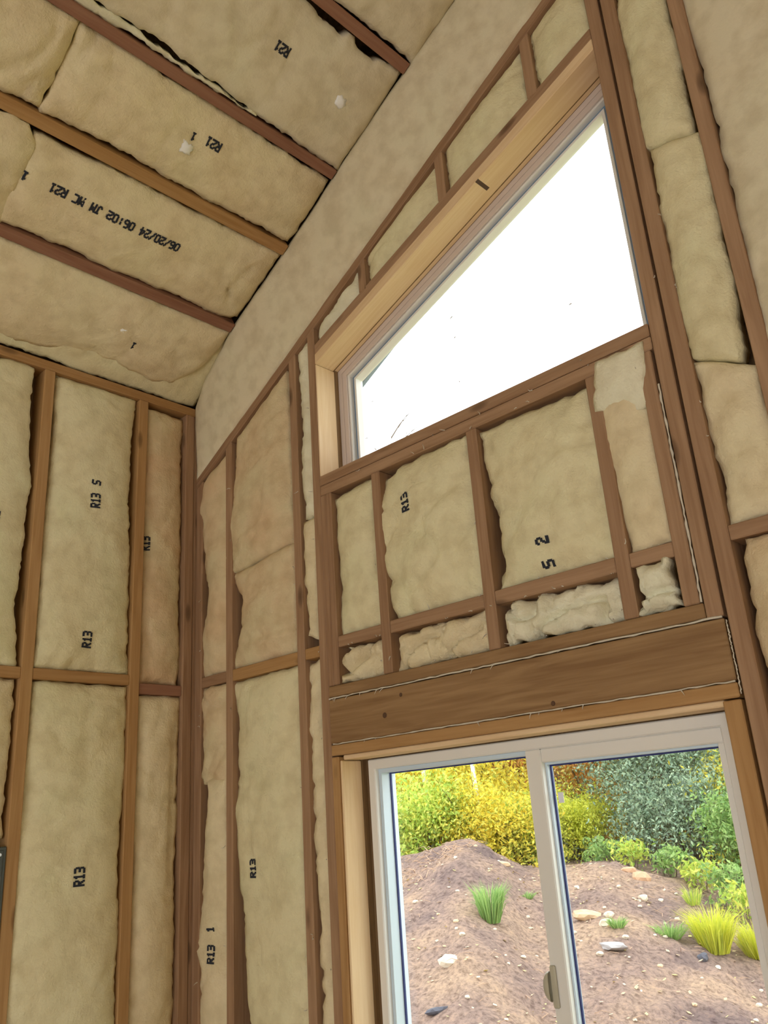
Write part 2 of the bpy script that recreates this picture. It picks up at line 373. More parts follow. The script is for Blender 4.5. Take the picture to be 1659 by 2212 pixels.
# framing of the left wall ------------------------------------------------
def lstud(y0, y1, z0=P0, z1=3.499, mat=None, name='stud', xf=0.0):
    return box(name, -SD, xf, y0, y1, z0, z1, mat or M['stud_warm'], wall_left)
lstud(-.052, -.012, mat=M['stud']); lstud(-.010, .0885, mat=M['stud'], xf=-.002)
for y in (-.272, -.664): lstud(y, y + .040)
for y in (-1.07, -1.476, -1.88, -2.29, -2.7, -3.1, -3.5, -3.9, -4.3, -4.7): lstud(y, y + .038)
def lblock(y0, y1, z0, z1, mat=None, name='block', xf=-.001):
    return board(name, ((xf - SD) / 2, y0, (z0 + z1) / 2), ((xf - SD) / 2, y1, (z0 + z1) / 2), z1 - z0, SD + xf, (0, 0, 1), mat or M['stud_warm'], wall_left)
lblock(-.624, -.272, 2.351, 2.388); lblock(-1.032, -.664, 2.351, 2.388); lblock(-.232, -.052, 2.324, 2.362, M['purlin'], xf=-.006)
lblock(-1.438, -1.07, 2.351, 2.388)
lblock(-4.95, .0, 3.4995, 3.537, name='top_plate', xf=.0); lblock(-4.95, .0, 0, P0, name='bottom_plate')

# rafters ------------------------------------------------------------------
CN = Vector((.533, 0, -1)).normalized()          # ceiling normal, into the room
def rafter(x, wdt, y0, y1, mat):
    c = Vector((x, 0, CE(x))) - CN * .07
    return board('rafter', (c.x, y0, c.z), (c.x, y1, c.z), wdt, .14, (1, 0, .533), mat, ceiling)
rafter(.370, .040, ROOM_Y, -.082, M['purlin']); rafter(.708, .043, ROOM_Y, -.080, M['stud_warm'])
rafter(1.003, .037, ROOM_Y, -.086, M['purlin']); rafter(1.384, .040, ROOM_Y, -.082, M['purlin'])
for x in (1.75, 2.10, 2.45, 2.80): rafter(x, .038, ROOM_Y, -.09, M['purlin'])

# ------------------------------------------------------------------ insulation batts
def G_(s, t, h): return Vector((s, -h, t))
def L_(s, t, h): return Vector((h, s, t))
def C_(s, t, h): return Vector((s, t, CE(s))) + CN * h
def B_(s, t, h):
    yt = lin([(0, -.014), (.12, -.050), (.36, -.078), (1.3, -.082), (1.7, -.070)], s)
    a = Vector((s, -.004, 3.207 + .53 * s)); b_ = Vector((s, yt, 3.545 + .533 * s))
    return a.lerp(b_, t) + Vector((0, -1, -.25)).normalized() * h
PLN = {'G': G_, 'L': L_, 'C': C_, 'B': B_}
def lin(ch, t):
    if t <= ch[0][0]: return ch[0][1]
    for (a, b_), (c, d) in zip(ch, ch[1:]):
        if t <= c:
            k = (t - a) / (c - a); return b_ + (d - b_) * k
    return ch[-1][1]
FONT = {'R': ['11110', '10001', '10001', '11110', '10100', '10010', '10001'], '1': ['00100', '01100', '00100', '00100', '00100', '00100', '01110'],
        '2': ['01110', '10001', '00001', '00110', '01000', '10000', '11111'], '3': ['11110', '00001', '00001', '01110', '00001', '00001', '11110'],
        '0': ['01110', '10001', '10001', '10001', '10001', '10001', '01110'], '6': ['01110', '10000', '10000', '11110', '10001', '10001', '01110'],
        '4': ['00010', '00110', '01010', '10010', '11111', '00010', '00010'], '/': ['00001', '00010', '00010', '00100', '01000', '01000', '10000'],
        ':': ['00000', '00100', '00100', '00000', '00100', '00100', '00000'], 'J': ['00111', '00010', '00010', '00010', '00010', '10010', '01100'],
        'M': ['10001', '11011', '10101', '10101', '10001', '10001', '10001'], 'C': ['01111', '10000', '10000', '10000', '10000', '10000', '01111'],
        'S': ['01111', '10000', '10000', '01110', '00001', '00001', '11110'], ' ': ['00000'] * 7}
BATTS = []
def batt(label, pl, t0, t1, lc, rc, top=None, bot=None, mat='batt', base=-.002, bulge=.010, amp=.006, wr=.004, rag=.0055, edge=-.018, step=.013, creases=(), prints=(), seed=None, group=None, er=.034, freq=1.0, depth=.06):
    seed = seed if seed is not None else len(BATTS) * 7 + 3
    if not isinstance(lc, (list, tuple)): lc = [(0, lc)]
    if not isinstance(rc, (list, tuple)): rc = [(0, rc)]
    top = top or (lambda s: t1); bot = bot or (lambda s: t0)
    off = Vector((seed * 3.17, seed * 1.31, seed * .77)); tl = 1.0 if pl != 'B' else .33
    f = PLN[pl]
    def hgt(s, t, u, v, wd, ln):
        tt = t * tl
        p = Vector((s, tt, 0)) * freq + off
        de = min(u * wd, (1 - u) * wd, v * ln, (1 - v) * ln)
        e = 1 - math.exp(-max(de, 0) / er)
        dc = min(u, 1 - u) * 2
        h = base + edge * (1 - e) + bulge * math.sqrt(max(0, min(1, dc * 1.6))) * e
        h += amp * 1.5 * noise.noise(p * 4.0) + amp * .6 * noise.noise(p * 9.0 + Vector((5, 0, 0))) + amp * .25 * noise.noise(p * 23)
        # soft wrinkles
        q = noise.noise(Vector((p.x * 5 + p.y * 2, p.y * 7 - p.x * 3, 3.3)))
        h -= wr * 1.5 * max(0, 1 - abs(q) * 9)
        q2 = noise.noise(Vector((p.x * 16, p.y * 12 + p.x * 7, 9.1)))
        h -= wr * .5 * max(0, 1 - abs(q2) * 6)
        for (sa, ta, sb, tb, dep, wdth) in creases:
            vx, vy = sb - sa, tb - ta; k = max(0, min(1, ((s - sa) * vx + (t - ta) * vy) / (vx * vx + vy * vy)))
            d = math.hypot(s - sa - vx * k, t - ta - vy * k)
            h -= dep * math.exp(-(d / wdth) ** 2)
        return h
    wd = abs(lin(rc, (t0 + t1) / 2) - lin(lc, (t0 + t1) / 2)); ln = abs(t1 - t0) * tl
    nu = max(6, int(wd / step)); nv = max(6, int(ln / step))
    V = []; F = []
    def pt(u, v, skirt=0.0):
        t_ = t0 + (t1 - t0) * v
        s = lin(lc, t_) * (1 - u) + lin(rc, t_) * u
        jl = rag * (1.2 * noise.noise(Vector((t_ * tl * 6, seed, 11.7))) + noise.noise(Vector((t_ * tl * 22, seed, 1.7))) + .7 * noise.noise(Vector((t_ * tl * 60, seed, 4.2)))) * 1.3
        jr = rag * (1.2 * noise.noise(Vector((t_ * tl * 6, seed, 15.7))) + noise.noise(Vector((t_ * tl * 22, seed, 7.7))) + .7 * noise.noise(Vector((t_ * tl * 60, seed, 9.2)))) * 1.3
        s += jl * (1 - u) ** 6 + jr * u ** 6
        t = bot(s) + (top(s) - bot(s)) * v
        t += (rag * 1.3 * noise.noise(Vector((s * 25, seed, 2.2)))) * (abs(2 * v - 1) ** 8) / tl
        return s, t
    idx = {}
    us = [i / nu for i in range(nu + 1)]; vs = [j / nv for j in range(nv + 1)]
    for j, v in enumerate(vs):
        for i, u in enumerate(us):
            s, t = pt(u, v); h = hgt(s, t, u, v, wd, ln); idx[(i, j)] = len(V); V.append(f(s, t, h))
    for j in range(nv):
        for i in range(nu):
            q = (idx[(i, j)], idx[(i + 1, j)], idx[(i + 1, j + 1)], idx[(i, j + 1)])
            F.append(q if pl != 'C' else q[::-1])
    ring = [(i, 0) for i in range(nu)] + [(nu, j) for j in range(nv)] + [(nu - i, nv) for i in range(nu)] + [(0, nv - j) for j in range(nv)]
    rid = []
    for (i, j) in ring:
        s, t = pt(us[i], vs[j]); cs = .0015
        rid.append(len(V)); V.append(f(s + (cs if i == 0 else -cs if i == nu else 0), t, -depth))
    for k in range(len(ring)):
        a, b_ = idx[ring[k]], idx[ring[(k + 1) % len(ring)]]; q = (b_, a, rid[k], rid[(k + 1) % len(ring)])
        F.append(q if pl != 'C' else q[::-1])
    F.append(tuple(rid) if pl == 'C' else tuple(rid[::-1]))
    o = new_obj('insulation_batt', V, F, M[mat], None, True)
    tag(o, label, 'insulation', group or 'insulation batts between the framing')
    BATTS.append(o)
    def surf(s, t, lift):
        t_ = t; 
        for _ in range(2):
            v = (t_ - bot(s)) / (top(s) - bot(s)); 
        tt = t0 + (t1 - t0) * v; a = lin(lc, tt); b_ = lin(rc, tt); u = (s - a) / (b_ - a)
        return f(s, t, hgt(s, t, min(1, max(0, u)), min(1, max(0, v)), wd, ln) + lift)
    for (txt, s0, tt0, d, up, cw, chh, lab) in prints:
        PV = []; PF = []
        dx = cw / 6; dy = chh / 7
        dl = math.hypot(*d); ul = math.hypot(*up)
        for ci, ch in enumerate(txt):
            for r in range(7):
                for c in range(5):
                    if FONT[ch][r][c] == '1':
                        base_i = len(PV)
                        for (aa, bb) in ((-.45, -.3), (1.45, -.3), (1.45, 1.3), (-.45, 1.3)):
                            al = ci * cw + (c + aa) * dx; be = (6 - r + bb) * dy
                            PV.append(surf(s0 + d[0] * al + up[0] * be, tt0 + d[1] * al + up[1] * be, .0022))
                        PF.append((base_i, base_i + 1, base_i + 2, base_i + 3))
        po = new_obj('stencil_print', PV, PF, M['ink'], o)
        po['label'] = lab
    return o, surf

UPG = ((0, 1), (-1, 0)); CDR = ((0, -1), (-.88, 0))
def PR(txt, s, t, cw=.0195, ch=.034, ax=UPG, lab=None):
    return (txt, s, t, ax[0], ax[1], cw, ch, lab or 'black stencilled %s' % txt)
top_pl = lambda s: PL(s) - .002
# --- far wall, left of the windows
batt('slim tan batt in corner bay of far wall above block', 'G', 2.389, 3.2, [(2.39, .03), (2.55, .026), (2.70, .075), (2.88, .036), (3.10, .012), (3.2, .045)], [(2.41, .208), (2.79, .224), (3.04, .206), (3.2, .192)], top=top_pl, mat='batt_tan', base=.004, seed=11)
batt('upper tan batt between corner studs of far wall, under sloping plate', 'G', 2.80, 3.45, [(2.8, .235), (3.04, .215), (3.2, .232), (3.45, .262)], [(2.8, .592), (3.16, .590), (3.38, .586), (3.45, .580)], top=top_pl, bot=lambda s: 2.75 + .09 * (s - .2), mat='batt_tan', base=.003, creases=[(.39, 3.15, .5, 3.19, .009, .012), (.44, 3.28, .58, 3.33, .008, .01)], seed=12)
batt('tan batt with bowed left edge above blocking, left far wall', 'G', 2.389, 2.80, [(2.39, .236), (2.44, .240), (2.58, .276), (2.67, .290), (2.76, .242), (2.8, .232)], [(2.4, .588), (2.62, .594), (2.8, .592)], top=lambda s: 2.745 + .09 * (s - .2), mat='batt_tan', base=.002, creases=[(.34, 2.475, .58, 2.49, .012, .012)], seed=13)
batt('pale narrow upper strip of insulation left of the high window', 'G', 2.845, 3.53, [(2.8, .655), (3.06, .662), (3.24, .664), (3.5, .648)], [(2.8, .722), (3.03, .728), (3.2, .728), (3.5, .716)], top=top_pl, mat='batt_pale', base=.006, amp=.008, wr=.007, seed=14)
batt('narrow wrinkled strip of insulation beside doubled stud, below its break', 'G', 2.41, 2.835, [(2.41, .648), (2.6, .646), (2.8, .655)], [(2.41, .704), (2.6, .715), (2.8, .722)], mat='batt', base=.006, amp=.008, wr=.008, seed=15, bot=lambda s: 2.43 - .5 * (s - .66))
batt('pinkish flap of insulation below block in corner bay', 'G', 2.00, 2.347, [(2.0, .046), (2.2, .045), (2.347, .033)], [(2.0, .196), (2.2, .205), (2.347, .214)], mat='batt_tan', base=.012, amp=.010, wr=.009, seed=16)
batt('slim batt with stencilled number low in corner bay of far wall', 'G', .05, 2.02, [(0, .03), (1.24, .032), (1.41, .036), (1.464, .0), (1.50, .02), (1.58, .039), (1.75, .049), (1.96, .085), (2.02, .07)], [(0, .215), (1.26, .216), (1.48, .201), (1.745, .201), (2.0, .196)], mat='batt', base=.002, seed=17,
     prints=[PR('R13', .148, 1.428, .0192, .036, lab='black stencilled R13'), PR('1', .142, 1.522, .02, .034, lab='black stencilled stroke')])
batt('tall cream batt with R13 beside left jamb bay, below blocking', 'G', .05, 2.343, [(0, .31), (1.27, .307), (1.43, .287), (1.55, .277), (1.74, .246), (1.914, .229), (1.98, .252), (2.16, .253), (2.34, .225)], [(0, .606), (1.29, .604), (1.445, .602), (2.06, .597), (2.343, .600)], mat='batt_green', base=.001, seed=18,
     creases=[(.345, 2.31, .315, 2.2, .006, .007), (.315, 2.2, .34, 1.75, .006, .006)], prints=[PR('R13', .376, 1.690, .0195, .030)])
batt('narrow wavy strip beside lower window king stud', 'G', .05, 2.345, [(0, .66), (1.56, .657), (1.8, .651), (1.95, .64), (2.12, .625), (2.2, .64), (2.345, .645)], [(0, .718), (2.0, .716), (2.12, .700), (2.345, .712)], mat='batt', base=.004, amp=.008, wr=.008, seed=19)
# --- between the two windows
batt('narrow batt under left end of high window sill', 'G', 2.404, 2.897, .812, [(2.407, 1.002), (2.52, 1.006), (2.58, .990), (2.71, .989), (2.8, .998), (2.88, 1.006)], top=lambda s: 2.875 + .1 * (s - .8), mat='batt_green', seed=20)
batt('wide batt with R13 print under high window sill, rumpled left edge', 'G', 2.407, 2.897, [(2.42, 1.06), (2.5, 1.030), (2.53, 1.038), (2.614, 1.0), (2.71, .990), (2.794, 1.004), (2.88, 1.04)], [(2.4, 1.402), (2.9, 1.402)], top=lambda s: 2.875 if s < 1.1 else 2.893, mat='batt_green', base=.001, bulge=.014, seed=21,
     amp=.011, wr=.008, creases=[(1.03, 2.62, 1.1, 2.70, .010, .010), (1.14, 2.66, 1.26, 2.645, .006, .012), (1.26, 2.645, 1.33, 2.585, .006, .012), (1.1, 2.72, 1.115, 2.66, .007, .008), (1.25, 2.86, 1.38, 2.865, .006, .008)],
     prints=[PR('R13', 1.170, 2.722, .0205, .031)])
batt('wide batt with 2 and S printed, middle of high window sill', 'G', 2.408, 2.897, [(2.41, 1.452), (2.57, 1.478), (2.62, 1.466), (2.725, 1.450), (2.88, 1.446)], [(2.4, 1.812), (2.47, 1.820), (2.62, 1.824), (2.73, 1.824), (2.9, 1.815)], top=lambda s: 2.885, mat='batt_green', base=.001, bulge=.014, seed=22,
     amp=.010, wr=.007, creases=[(1.46, 2.59, 1.475, 2.66, .02, .012), (1.46, 2.46, 1.47, 2.48, .018, .012)],
     prints=[PR('2', 1.640, 2.489, .021, .036, lab='black stencilled figure 2'), PR('S', 1.640, 2.428, .021, .036, lab='black stencilled letter S')])
batt('slim batt at right end under high window sill', 'G', 2.408, 2.84, [(2.42, 1.848), (2.507, 1.838), (2.62, 1.834), (2.78, 1.833)], [(2.4, 1.964), (2.9, 1.966)], mat='batt', base=.003, seed=23)
batt('pale flap folded over the slim batt at right under high sill', 'G', 2.775, 2.925, [(2.77, 1.826), (2.92, 1.846)], [(2.74, 1.965), (2.9, 1.985)], bot=lambda s: 2.79 - .3 * (s - 1.84), mat='batt_pale', base=.012, edge=-.01, seed=24, depth=.004)
CR = dict(base=-.004, bulge=.012, amp=.034, wr=.026, rag=.009, freq=1.45, step=.007, er=.015)
batt('crumpled insulation stuffed in leftmost pocket above the header', 'G', 2.252, 2.36, .822, 1.0, mat='batt', seed=25, **CR)
batt('crumpled insulation stuffed in second pocket above the header', 'G', 2.252, 2.363, 1.046, 1.400, mat='batt', seed=26, **CR)
batt('crumpled insulation stuffed in third pocket above the header', 'G', 2.252, 2.363, 1.452, 1.808, mat='batt_pale', seed=27, **CR)
batt('crumpled insulation stuffed in small rightmost pocket above the header', 'G', 2.252, 2.363, 1.855, 1.955, mat='batt_pale', seed=31, **CR)
# --- above the high window
hb = lambda s: HD(s) + .086
batt('thin wedge of insulation above left end of the window head', 'G', 3.52, 3.69, .762, 1.002, top=top_pl, bot=hb, mat='batt_pale', amp=.010, wr=.010, base=.0, seed=32)
batt('long narrow batt above the window head, second from left', 'G', 3.62, 3.9, 1.045, 1.392, top=top_pl, bot=hb, mat='batt_green', base=.0, seed=33)
batt('long batt above the window head, third from left', 'G', 3.8, 4.1, 1.433, 1.772, top=top_pl, bot=hb, mat='batt_green', base=.0, seed=34)
batt('batt above peak end of the window head, rightmost of four', 'G', 3.95, 4.23, 1.814, 2.008, top=top_pl, bot=hb, mat='batt_green', base=.0, seed=35)
# --- right of the windows
batt('top batt right of the high window, above the folded edge', 'G', 3.43, 4.3, [(3.4, 2.088), (4.3, 2.100)], [(3.44, 2.226), (4.3, 2.234)], top=top_pl, bot=lambda s: 3.47 - .25 * (s - 2.1), mat='batt_green', base=.004, bulge=.016, seed=36)
batt('middle batt right of high window with squared upper corner', 'G', 2.80, 3.47, [(2.8, 2.097), (3.2, 2.092), (3.4, 2.102)], [(2.8, 2.205), (3.0, 2.228), (3.44, 2.234)], top=lambda s: 3.462 - .25 * (s - 2.1), bot=lambda s: 2.83 - .5 * (s - 2.1), mat='batt_green', base=.008, bulge=.018, seed=37)
batt('batt with diagonal fold right of the header, above block', 'G', 2.407, 2.83, [(2.4, 2.098), (2.83, 2.098)], 2.236, top=lambda s: 2.822 - .5 * (s - 2.1), mat='batt', base=.002, seed=38, creases=[(2.11, 2.66, 2.2, 2.72, .008, .01)])
batt('tall batt right of the lower window, below block', 'G', .05, 2.366, [(0, 2.10), (2.0, 2.104), (2.08, 2.11), (2.25, 2.108), (2.366, 2.118)], 2.233, mat='batt_tan', base=.004, seed=39, edge=-.02)
batt('batt outside the right photo edge, below block level', 'G', .05, 2.366, 2.276, 2.637, mat='batt', seed=57, step=.03)
batt('wide smooth batt at far right under the ridge', 'G', 2.41, 4.5, [(2.4, 2.262), (2.7, 2.252), (2.86, 2.252), (3.07, 2.268), (3.19, 2.275), (3.47, 2.280), (3.68, 2.276), (3.86, 2.262), (4.5, 2.262)], 2.637, top=top_pl, mat='batt_smooth', base=.004, seed=40, step=.02, amp=.004, wr=.002)
for i, x in enumerate((2.68, 3.09, 3.49, 3.90, 4.31, 4.71, 5.12, 5.53)):
    zt = lambda s, x=x: min(PL(s), PL(2 * RIDGE - s - .08)) - .004
    batt('insulation batt right of the camera view on the far wall', 'G', .05, 2.5, x, x + .365, top=zt, mat='batt', step=.06, seed=60 + i, group='batts of the far wall outside the photo')
# --- smooth band under the ceiling
batt('long smooth sloping insulation strip between rafters and far wall plate', 'B', 0, 1, .0, RIDGE, mat='batt_smooth', base=0, bulge=.006, amp=.004, wr=.0008, edge=-.004, er=.012, step=.016, depth=.03, seed=41, rag=.0015, group='insulation around the ceiling edge')
# --- left wall
batt('cream batt with two R13 prints, left wall upper bay', 'L', 2.390, 3.497, [(2.4, -.620), (3.0, -.616), (3.5, -.612)], [(2.42, -.276), (2.88, -.289), (3.2, -.298), (3.35, -.292), (3.497, -.276)], mat='batt_green', base=.003, bulge=.014, seed=42,
     creases=[(-.5, 2.415, -.29, 2.425, .010, .01), (-.36, 2.93, -.3, 2.89, .006, .01), (-.29, 2.38, -.295, 2.45, .012, .006), (-.36, 3.02, -.29, 3.07, .006, .01)],
     prints=[PR('R13', -.430, 2.988, .0195, .033), PR('S', -.432, 3.078, .0195, .033, lab='black stencilled letter S'), PR('R13', -.434, 2.468, .0195, .034)])
batt('narrow tan batt in corner bay of left wall, upper half', 'L', 2.366, 3.497, [(2.4, -.226), (3.5, -.226)], [(2.4, -.056), (3.5, -.058)], mat='batt_tan', base=-.006, bulge=.006, seed=43, top=lambda s: 3.482,
     prints=[PR('R13', -.198, 2.876, .0195, .030)])
batt('upper batt at left photo edge on left wall', 'L', 2.390, 3.497, -1.03, [(2.43, -.676), (2.59, -.694), (2.8, -.688), (3.03, -.676), (3.26, -.702), (3.46, -.698)], mat='batt_green', base=.003, bulge=.014, seed=44, prints=[PR('R13', -.782, 2.85, .0195, .034)])
batt('tall cream batt with single R13, lower left wall', 'L', .05, 2.348, [(0, -.630), (1.36, -.634), (1.8, -.634), (2.05, -.627), (2.348, -.615)], [(0, -.276), (1.29, -.278), (1.576, -.270), (1.77, -.284), (2.07, -.268), (2.348, -.276)], mat='batt_green', base=.003, bulge=.014, seed=45,
     creases=[(-.45, 2.335, -.29, 2.30, .008, .01), (-.585, 2.3, -.60, 1.9, .006, .006), (-.45, 1.99, -.42, 2.01, .006, .01)], prints=[PR('R13', -.414, 1.704, .0195, .036)])
batt('narrow lower batt in corner bay of left wall', 'L', .05, 2.322, [(0, -.230), (2.3, -.228)], [(0, -.058), (1.6, -.060), (2.3, -.055)], mat='batt', base=-.003, bulge=.008, seed=46, creases=[(-.08, 2.2, -.085, 1.7, .008, .01)])
batt('batt above the grey metal panel at left photo edge', 'L', 1.86, 2.348, -1.03, [(1.86, -.676), (2.0, -.682), (2.25, -.676)], mat='batt', base=.002, seed=47)
for i, y in enumerate((-1.436, -1.842, -2.25, -2.66, -3.06, -3.46, -3.86, -4.26, -4.66)):
    batt('insulation batt behind the camera view on the left wall', 'L', .05, 3.497, y + .002, y + .364, mat='batt', step=.06, seed=80 + i, group='batts of the left wall outside the photo')
# --- ceiling
CG = dict(amp=.007, wr=.003)
batt('pale stuffing along left wall top plate under the slope', 'C', -1.6, -.012, -.0, .30, mat='batt_green', base=-.016, bulge=.002, seed=48, amp=.004, wr=.002, edge=-.006, group='insulation around the ceiling edge')
batt('lowest ceiling batt with curved edge above left wall', 'C', -1.0, -.074, [(-1.0, .024), (-.85, .026), (-.52, .080), (-.24, .055), (-.17, .075), (-.12, .13), (-.09, .20), (-.074, .30)], [(-1.0, .352), (-.074, .350)], mat='batt', base=.004, bulge=.014, seed=49, prints=[PR('1', .19, -.405, .0195, .03, CDR, 'black stencilled stroke')], **CG)
batt('ceiling batt with long date print, second slope bay', 'C', -1.035, -.082, [(-1.03, .389), (-.7, .392), (-.2, .392), (-.12, .395), (-.092, .41)], [(-1.03, .672), (-.09, .686)], mat='batt', base=.003, bulge=.012, seed=50,
     creases=[(.42, -.13, .5, -.2, .010, .008), (.5, -.2, .6, -.17, .008, .008), (.6, -.17, .66, -.1, .008, .008), (.43, -.84, .52, -.86, .005, .008)],
     prints=[PR('06/20/24 06:02 JM MC R21', .572, -.458, .0200, .031, CDR, 'black stencilled line 06/20/24 06:02 JM MC R21'), PR('1', .566, -1.005, .0195, .031, CDR, 'black stencilled stroke')], **CG)
batt('ceiling batt with blurred R21 and white fleck, third slope bay', 'C', -1.05, -.082, [(-1.05, .732), (-.66, .736), (-.4, .735), (-.2, .735), (-.088, .732)], [(-1.05, .982), (-.5, .984), (-.09, .978)], mat='batt', base=.003, bulge=.012, seed=51,
     creases=[(.97, -1.0, .885, -1.02, .014, .008), (.95, -.93, .92, -.925, .010, .01)],
     prints=[PR('R21', .908, -.515, .0195, .031, CDR), PR('1', .895, -.605, .0195, .026, CDR, 'black stencilled stroke')], **CG)
batt('wide ceiling batt with R21 print below high window slope', 'C', -1.15, -.082, [(-1.15, 1.053), (-.8, 1.051), (-.55, 1.032), (-.4, 1.026), (-.09, 1.024)], [(-1.15, 1.36), (-.46, 1.352), (-.45, 1.342), (-.34, 1.342), (-.335, 1.362), (-.30, 1.362), (-.295, 1.344), (-.19, 1.344), (-.185, 1.362), (-.09, 1.364)], mat='batt_smooth', base=.003, bulge=.012, seed=52,
     prints=[PR('R21', 1.235, -.478, .0195, .031, CDR)], **CG)
batt('ceiling batt right of the fourth rafter, touching the sloping strip', 'C', -1.5, -.066, 1.408, 1.730, mat='batt_smooth', base=.004, bulge=.012, seed=53, **CG)
batt('thin edge of insulation tucked beside third rafter', 'C', -1.3, -.45, 1.0235, [(-1.3, 1.044), (-.9, 1.044), (-.5, 1.026), (-.45, 1.025)], mat='batt_pale', base=-.014, bulge=.002, amp=.003, wr=.001, edge=-.004, er=.004, step=.006, seed=54)
batt('ceiling batt crossing over the buried rafter at left photo edge', 'C', -2.2, -1.01, [(-2.2, .03), (-1.0, .02)], [(-2.2, .685), (-1.06, .682), (-1.02, .64), (-1.01, .6)], mat='batt', base=.012, bulge=.010, seed=55, depth=.02, bot=lambda s: -2.2, top=lambda s: -1.01 if s > .33 else -.985, amp=.008, wr=.004)
batt('baggy ceiling batt in top left photo corner, past the seam', 'C', -2.2, -1.056, .733, [(-2.2, .984), (-1.0, .984)], mat='batt', base=.006, bulge=.018, amp=.014, wr=.007, seed=56)
for i, (a, b_, y0, y1) in enumerate(((1.06, 1.36, -5, -1.16), (1.408, 1.73, -5, -1.51), (1.772, 2.08, -5, -.09), (2.122, 2.43, -5, -.09), (2.472, 2.78, -5, -.09), (.02, .68, -5, -2.21), (.733, .984, -5, -2.21))):
    batt('ceiling insulation batt beyond the photo edges', 'C', y0, y1, a, b_, mat='batt', step=.06, seed=100 + i, group='ceiling batts outside the photo')

# white flecks on the ceiling batts
def fleck(s, t, seed, label):
    rr = random.Random(seed); parts = []
    V = []; F = []; n = 7
    for j in range(n):
        for i in range(n):
            u = (i / (n - 1) - .5); v = (j / (n - 1) - .5)
            r = 1 + .5 * noise.noise(Vector((u * 5, v * 5, seed)))
            p = C_(s + u * .032 * r, t + v * .040 * r, .019 + .012 * abs(noise.noise(Vector((u * 7, v * 7, seed * 2)))) - .03 * (u * u + v * v)); V.append(p)
    for j in range(n - 1):
        for i in range(n - 1):
            a = j * n + i; F.append((a, a + n, a + n + 1, a + 1))
    o = new_obj('fibre_tuft', V, F, M['tuft'], None, True)
    sm = o.modifiers.new('thick', 'SOLIDIFY'); sm.thickness = .004
    return tag(o, label, 'tuft', 'white flecks on the ceiling batts')
fleck(1.197, -.235, 1, 'small white fleck near the upper right ceiling corner batt'); fleck(.845, -.615, 2, 'small white fleck touching the blurred ceiling print'); fleck(.217, -.47, 3, 'small glassy white fleck on the lowest ceiling batt')

# loose fibre whiskers on the framing: one countless mass
rr = random.Random(5); parts = []
for _ in range(110):
    if rr.random() < .6:
        x = rr.choice([.043, .205, .24, .61, .645, .72, .81, 1.005, 1.041, 1.405, 1.44, 1.813, 1.849, 1.963, 2.05, 2.1, 2.235]); z = rr.uniform(1.3, 3.3)
        if z < 2.25 and x > .75: continue
        p0 = Vector((x, -.004, z)); d = Vector((rr.uniform(-1, 1), -.5, rr.uniform(-1, 1))).normalized()
    else:
        x = rr.uniform(.8, 1.95); z = rr.choice([2.252, 2.365, 2.404, 2.9, 2.93]); p0 = Vector((x, -.004, z)); d = Vector((rr.uniform(-1, 1), -.5, rr.uniform(-.8, .8))).normalized()
    l = rr.uniform(.006, .018); e = Vector((rr.uniform(-1, 1), -.3, rr.uniform(-1, 1))).normalized()
    parts.append(tube([p0, p0 + d * l * .5, p0 + d * l * .8 + e * l * .4], [.0018, .0014, .0005], 4))
V, F = merge(parts); tag(new_obj('loose_fibre', V, F, M['lint'], wall_far, True), 'loose fibres clinging to the studs', kind='stuff')

# ------------------------------------------------------------------ upper window
def inset_quad(d):
    # polygon of the upper opening moved inward by d
    P = [Vector((RO['x0'], RO['z0'])), Vector((RO['x1'], RO['z0'])), Vector((RO['x1'], RO['zr'])), Vector((RO['x0'], RO['zl']))]
    out = []
    for i in range(4):
        p, q, r = P[i - 1], P[i], P[(i + 1) % 4]
        a = (q - p).normalized(); b_ = (r - q).normalized(); na = Vector((-a.y, a.x)); nb = Vector((-b_.y, b_.x))
        k = d / (1 + na.dot(nb)); out.append(q + (na + nb) * k)
    return out
def ring(name, d0, d1, y0, y1, mat, parent, quad=inset_quad, bev=.001):
    A = quad(d0); B = quad(d1); V = []
    for P in (A, B):
        for y in (y0, y1):
            for p in P: V.append((p.x, y, p.y))
    F = []
    for i in range(4):
        j = (i + 1) % 4
        F += [(i, j, 8 + j, 8 + i), (4 + j, 4 + i, 12 + i, 12 + j), (8 + i, 8 + j, 12 + j, 12 + i), (j, i, 4 + i, 4 + j)]
    o = new_obj(name, V, F, mat, parent)
    bm = bmesh.new(); bm.from_mesh(o.data); bmesh.ops.recalc_face_normals(bm, faces=bm.faces[:]); bm.to_mesh(o.data); bm.free()
    if bev: bevel(o, bev)
    return o
w1 = tag(empty('window_1', (1.386, .12, 2.972)), 'high trapezoid window following the roof slope', kind='structure')
ring('flashing', -.05, .02, .1095, .1115, M['siding'], w1, bev=0)
ring('window_frame', .006, .040, .112, .150, M['siding'], w1)
ring('sash', .0403, .0485, .118, .160, M['vinyl'], w1)
ring('sash_groove', .0488, .0593, .138, .165, M['groove'], w1)
ring('glazing_bead', .0595, .069, .132, .168, M['vinyl'], w1)
g = inset_quad(.066); V = [(p.x, y, p.y) for y in (.158, .163) for p in g]
new_obj('glass_pane', V, [(0, 1, 2, 3), (7, 6, 5, 4)] + [(i, i + 4, (i + 1) % 4 + 4, (i + 1) % 4) for i in range(4)], M['glass'], w1)

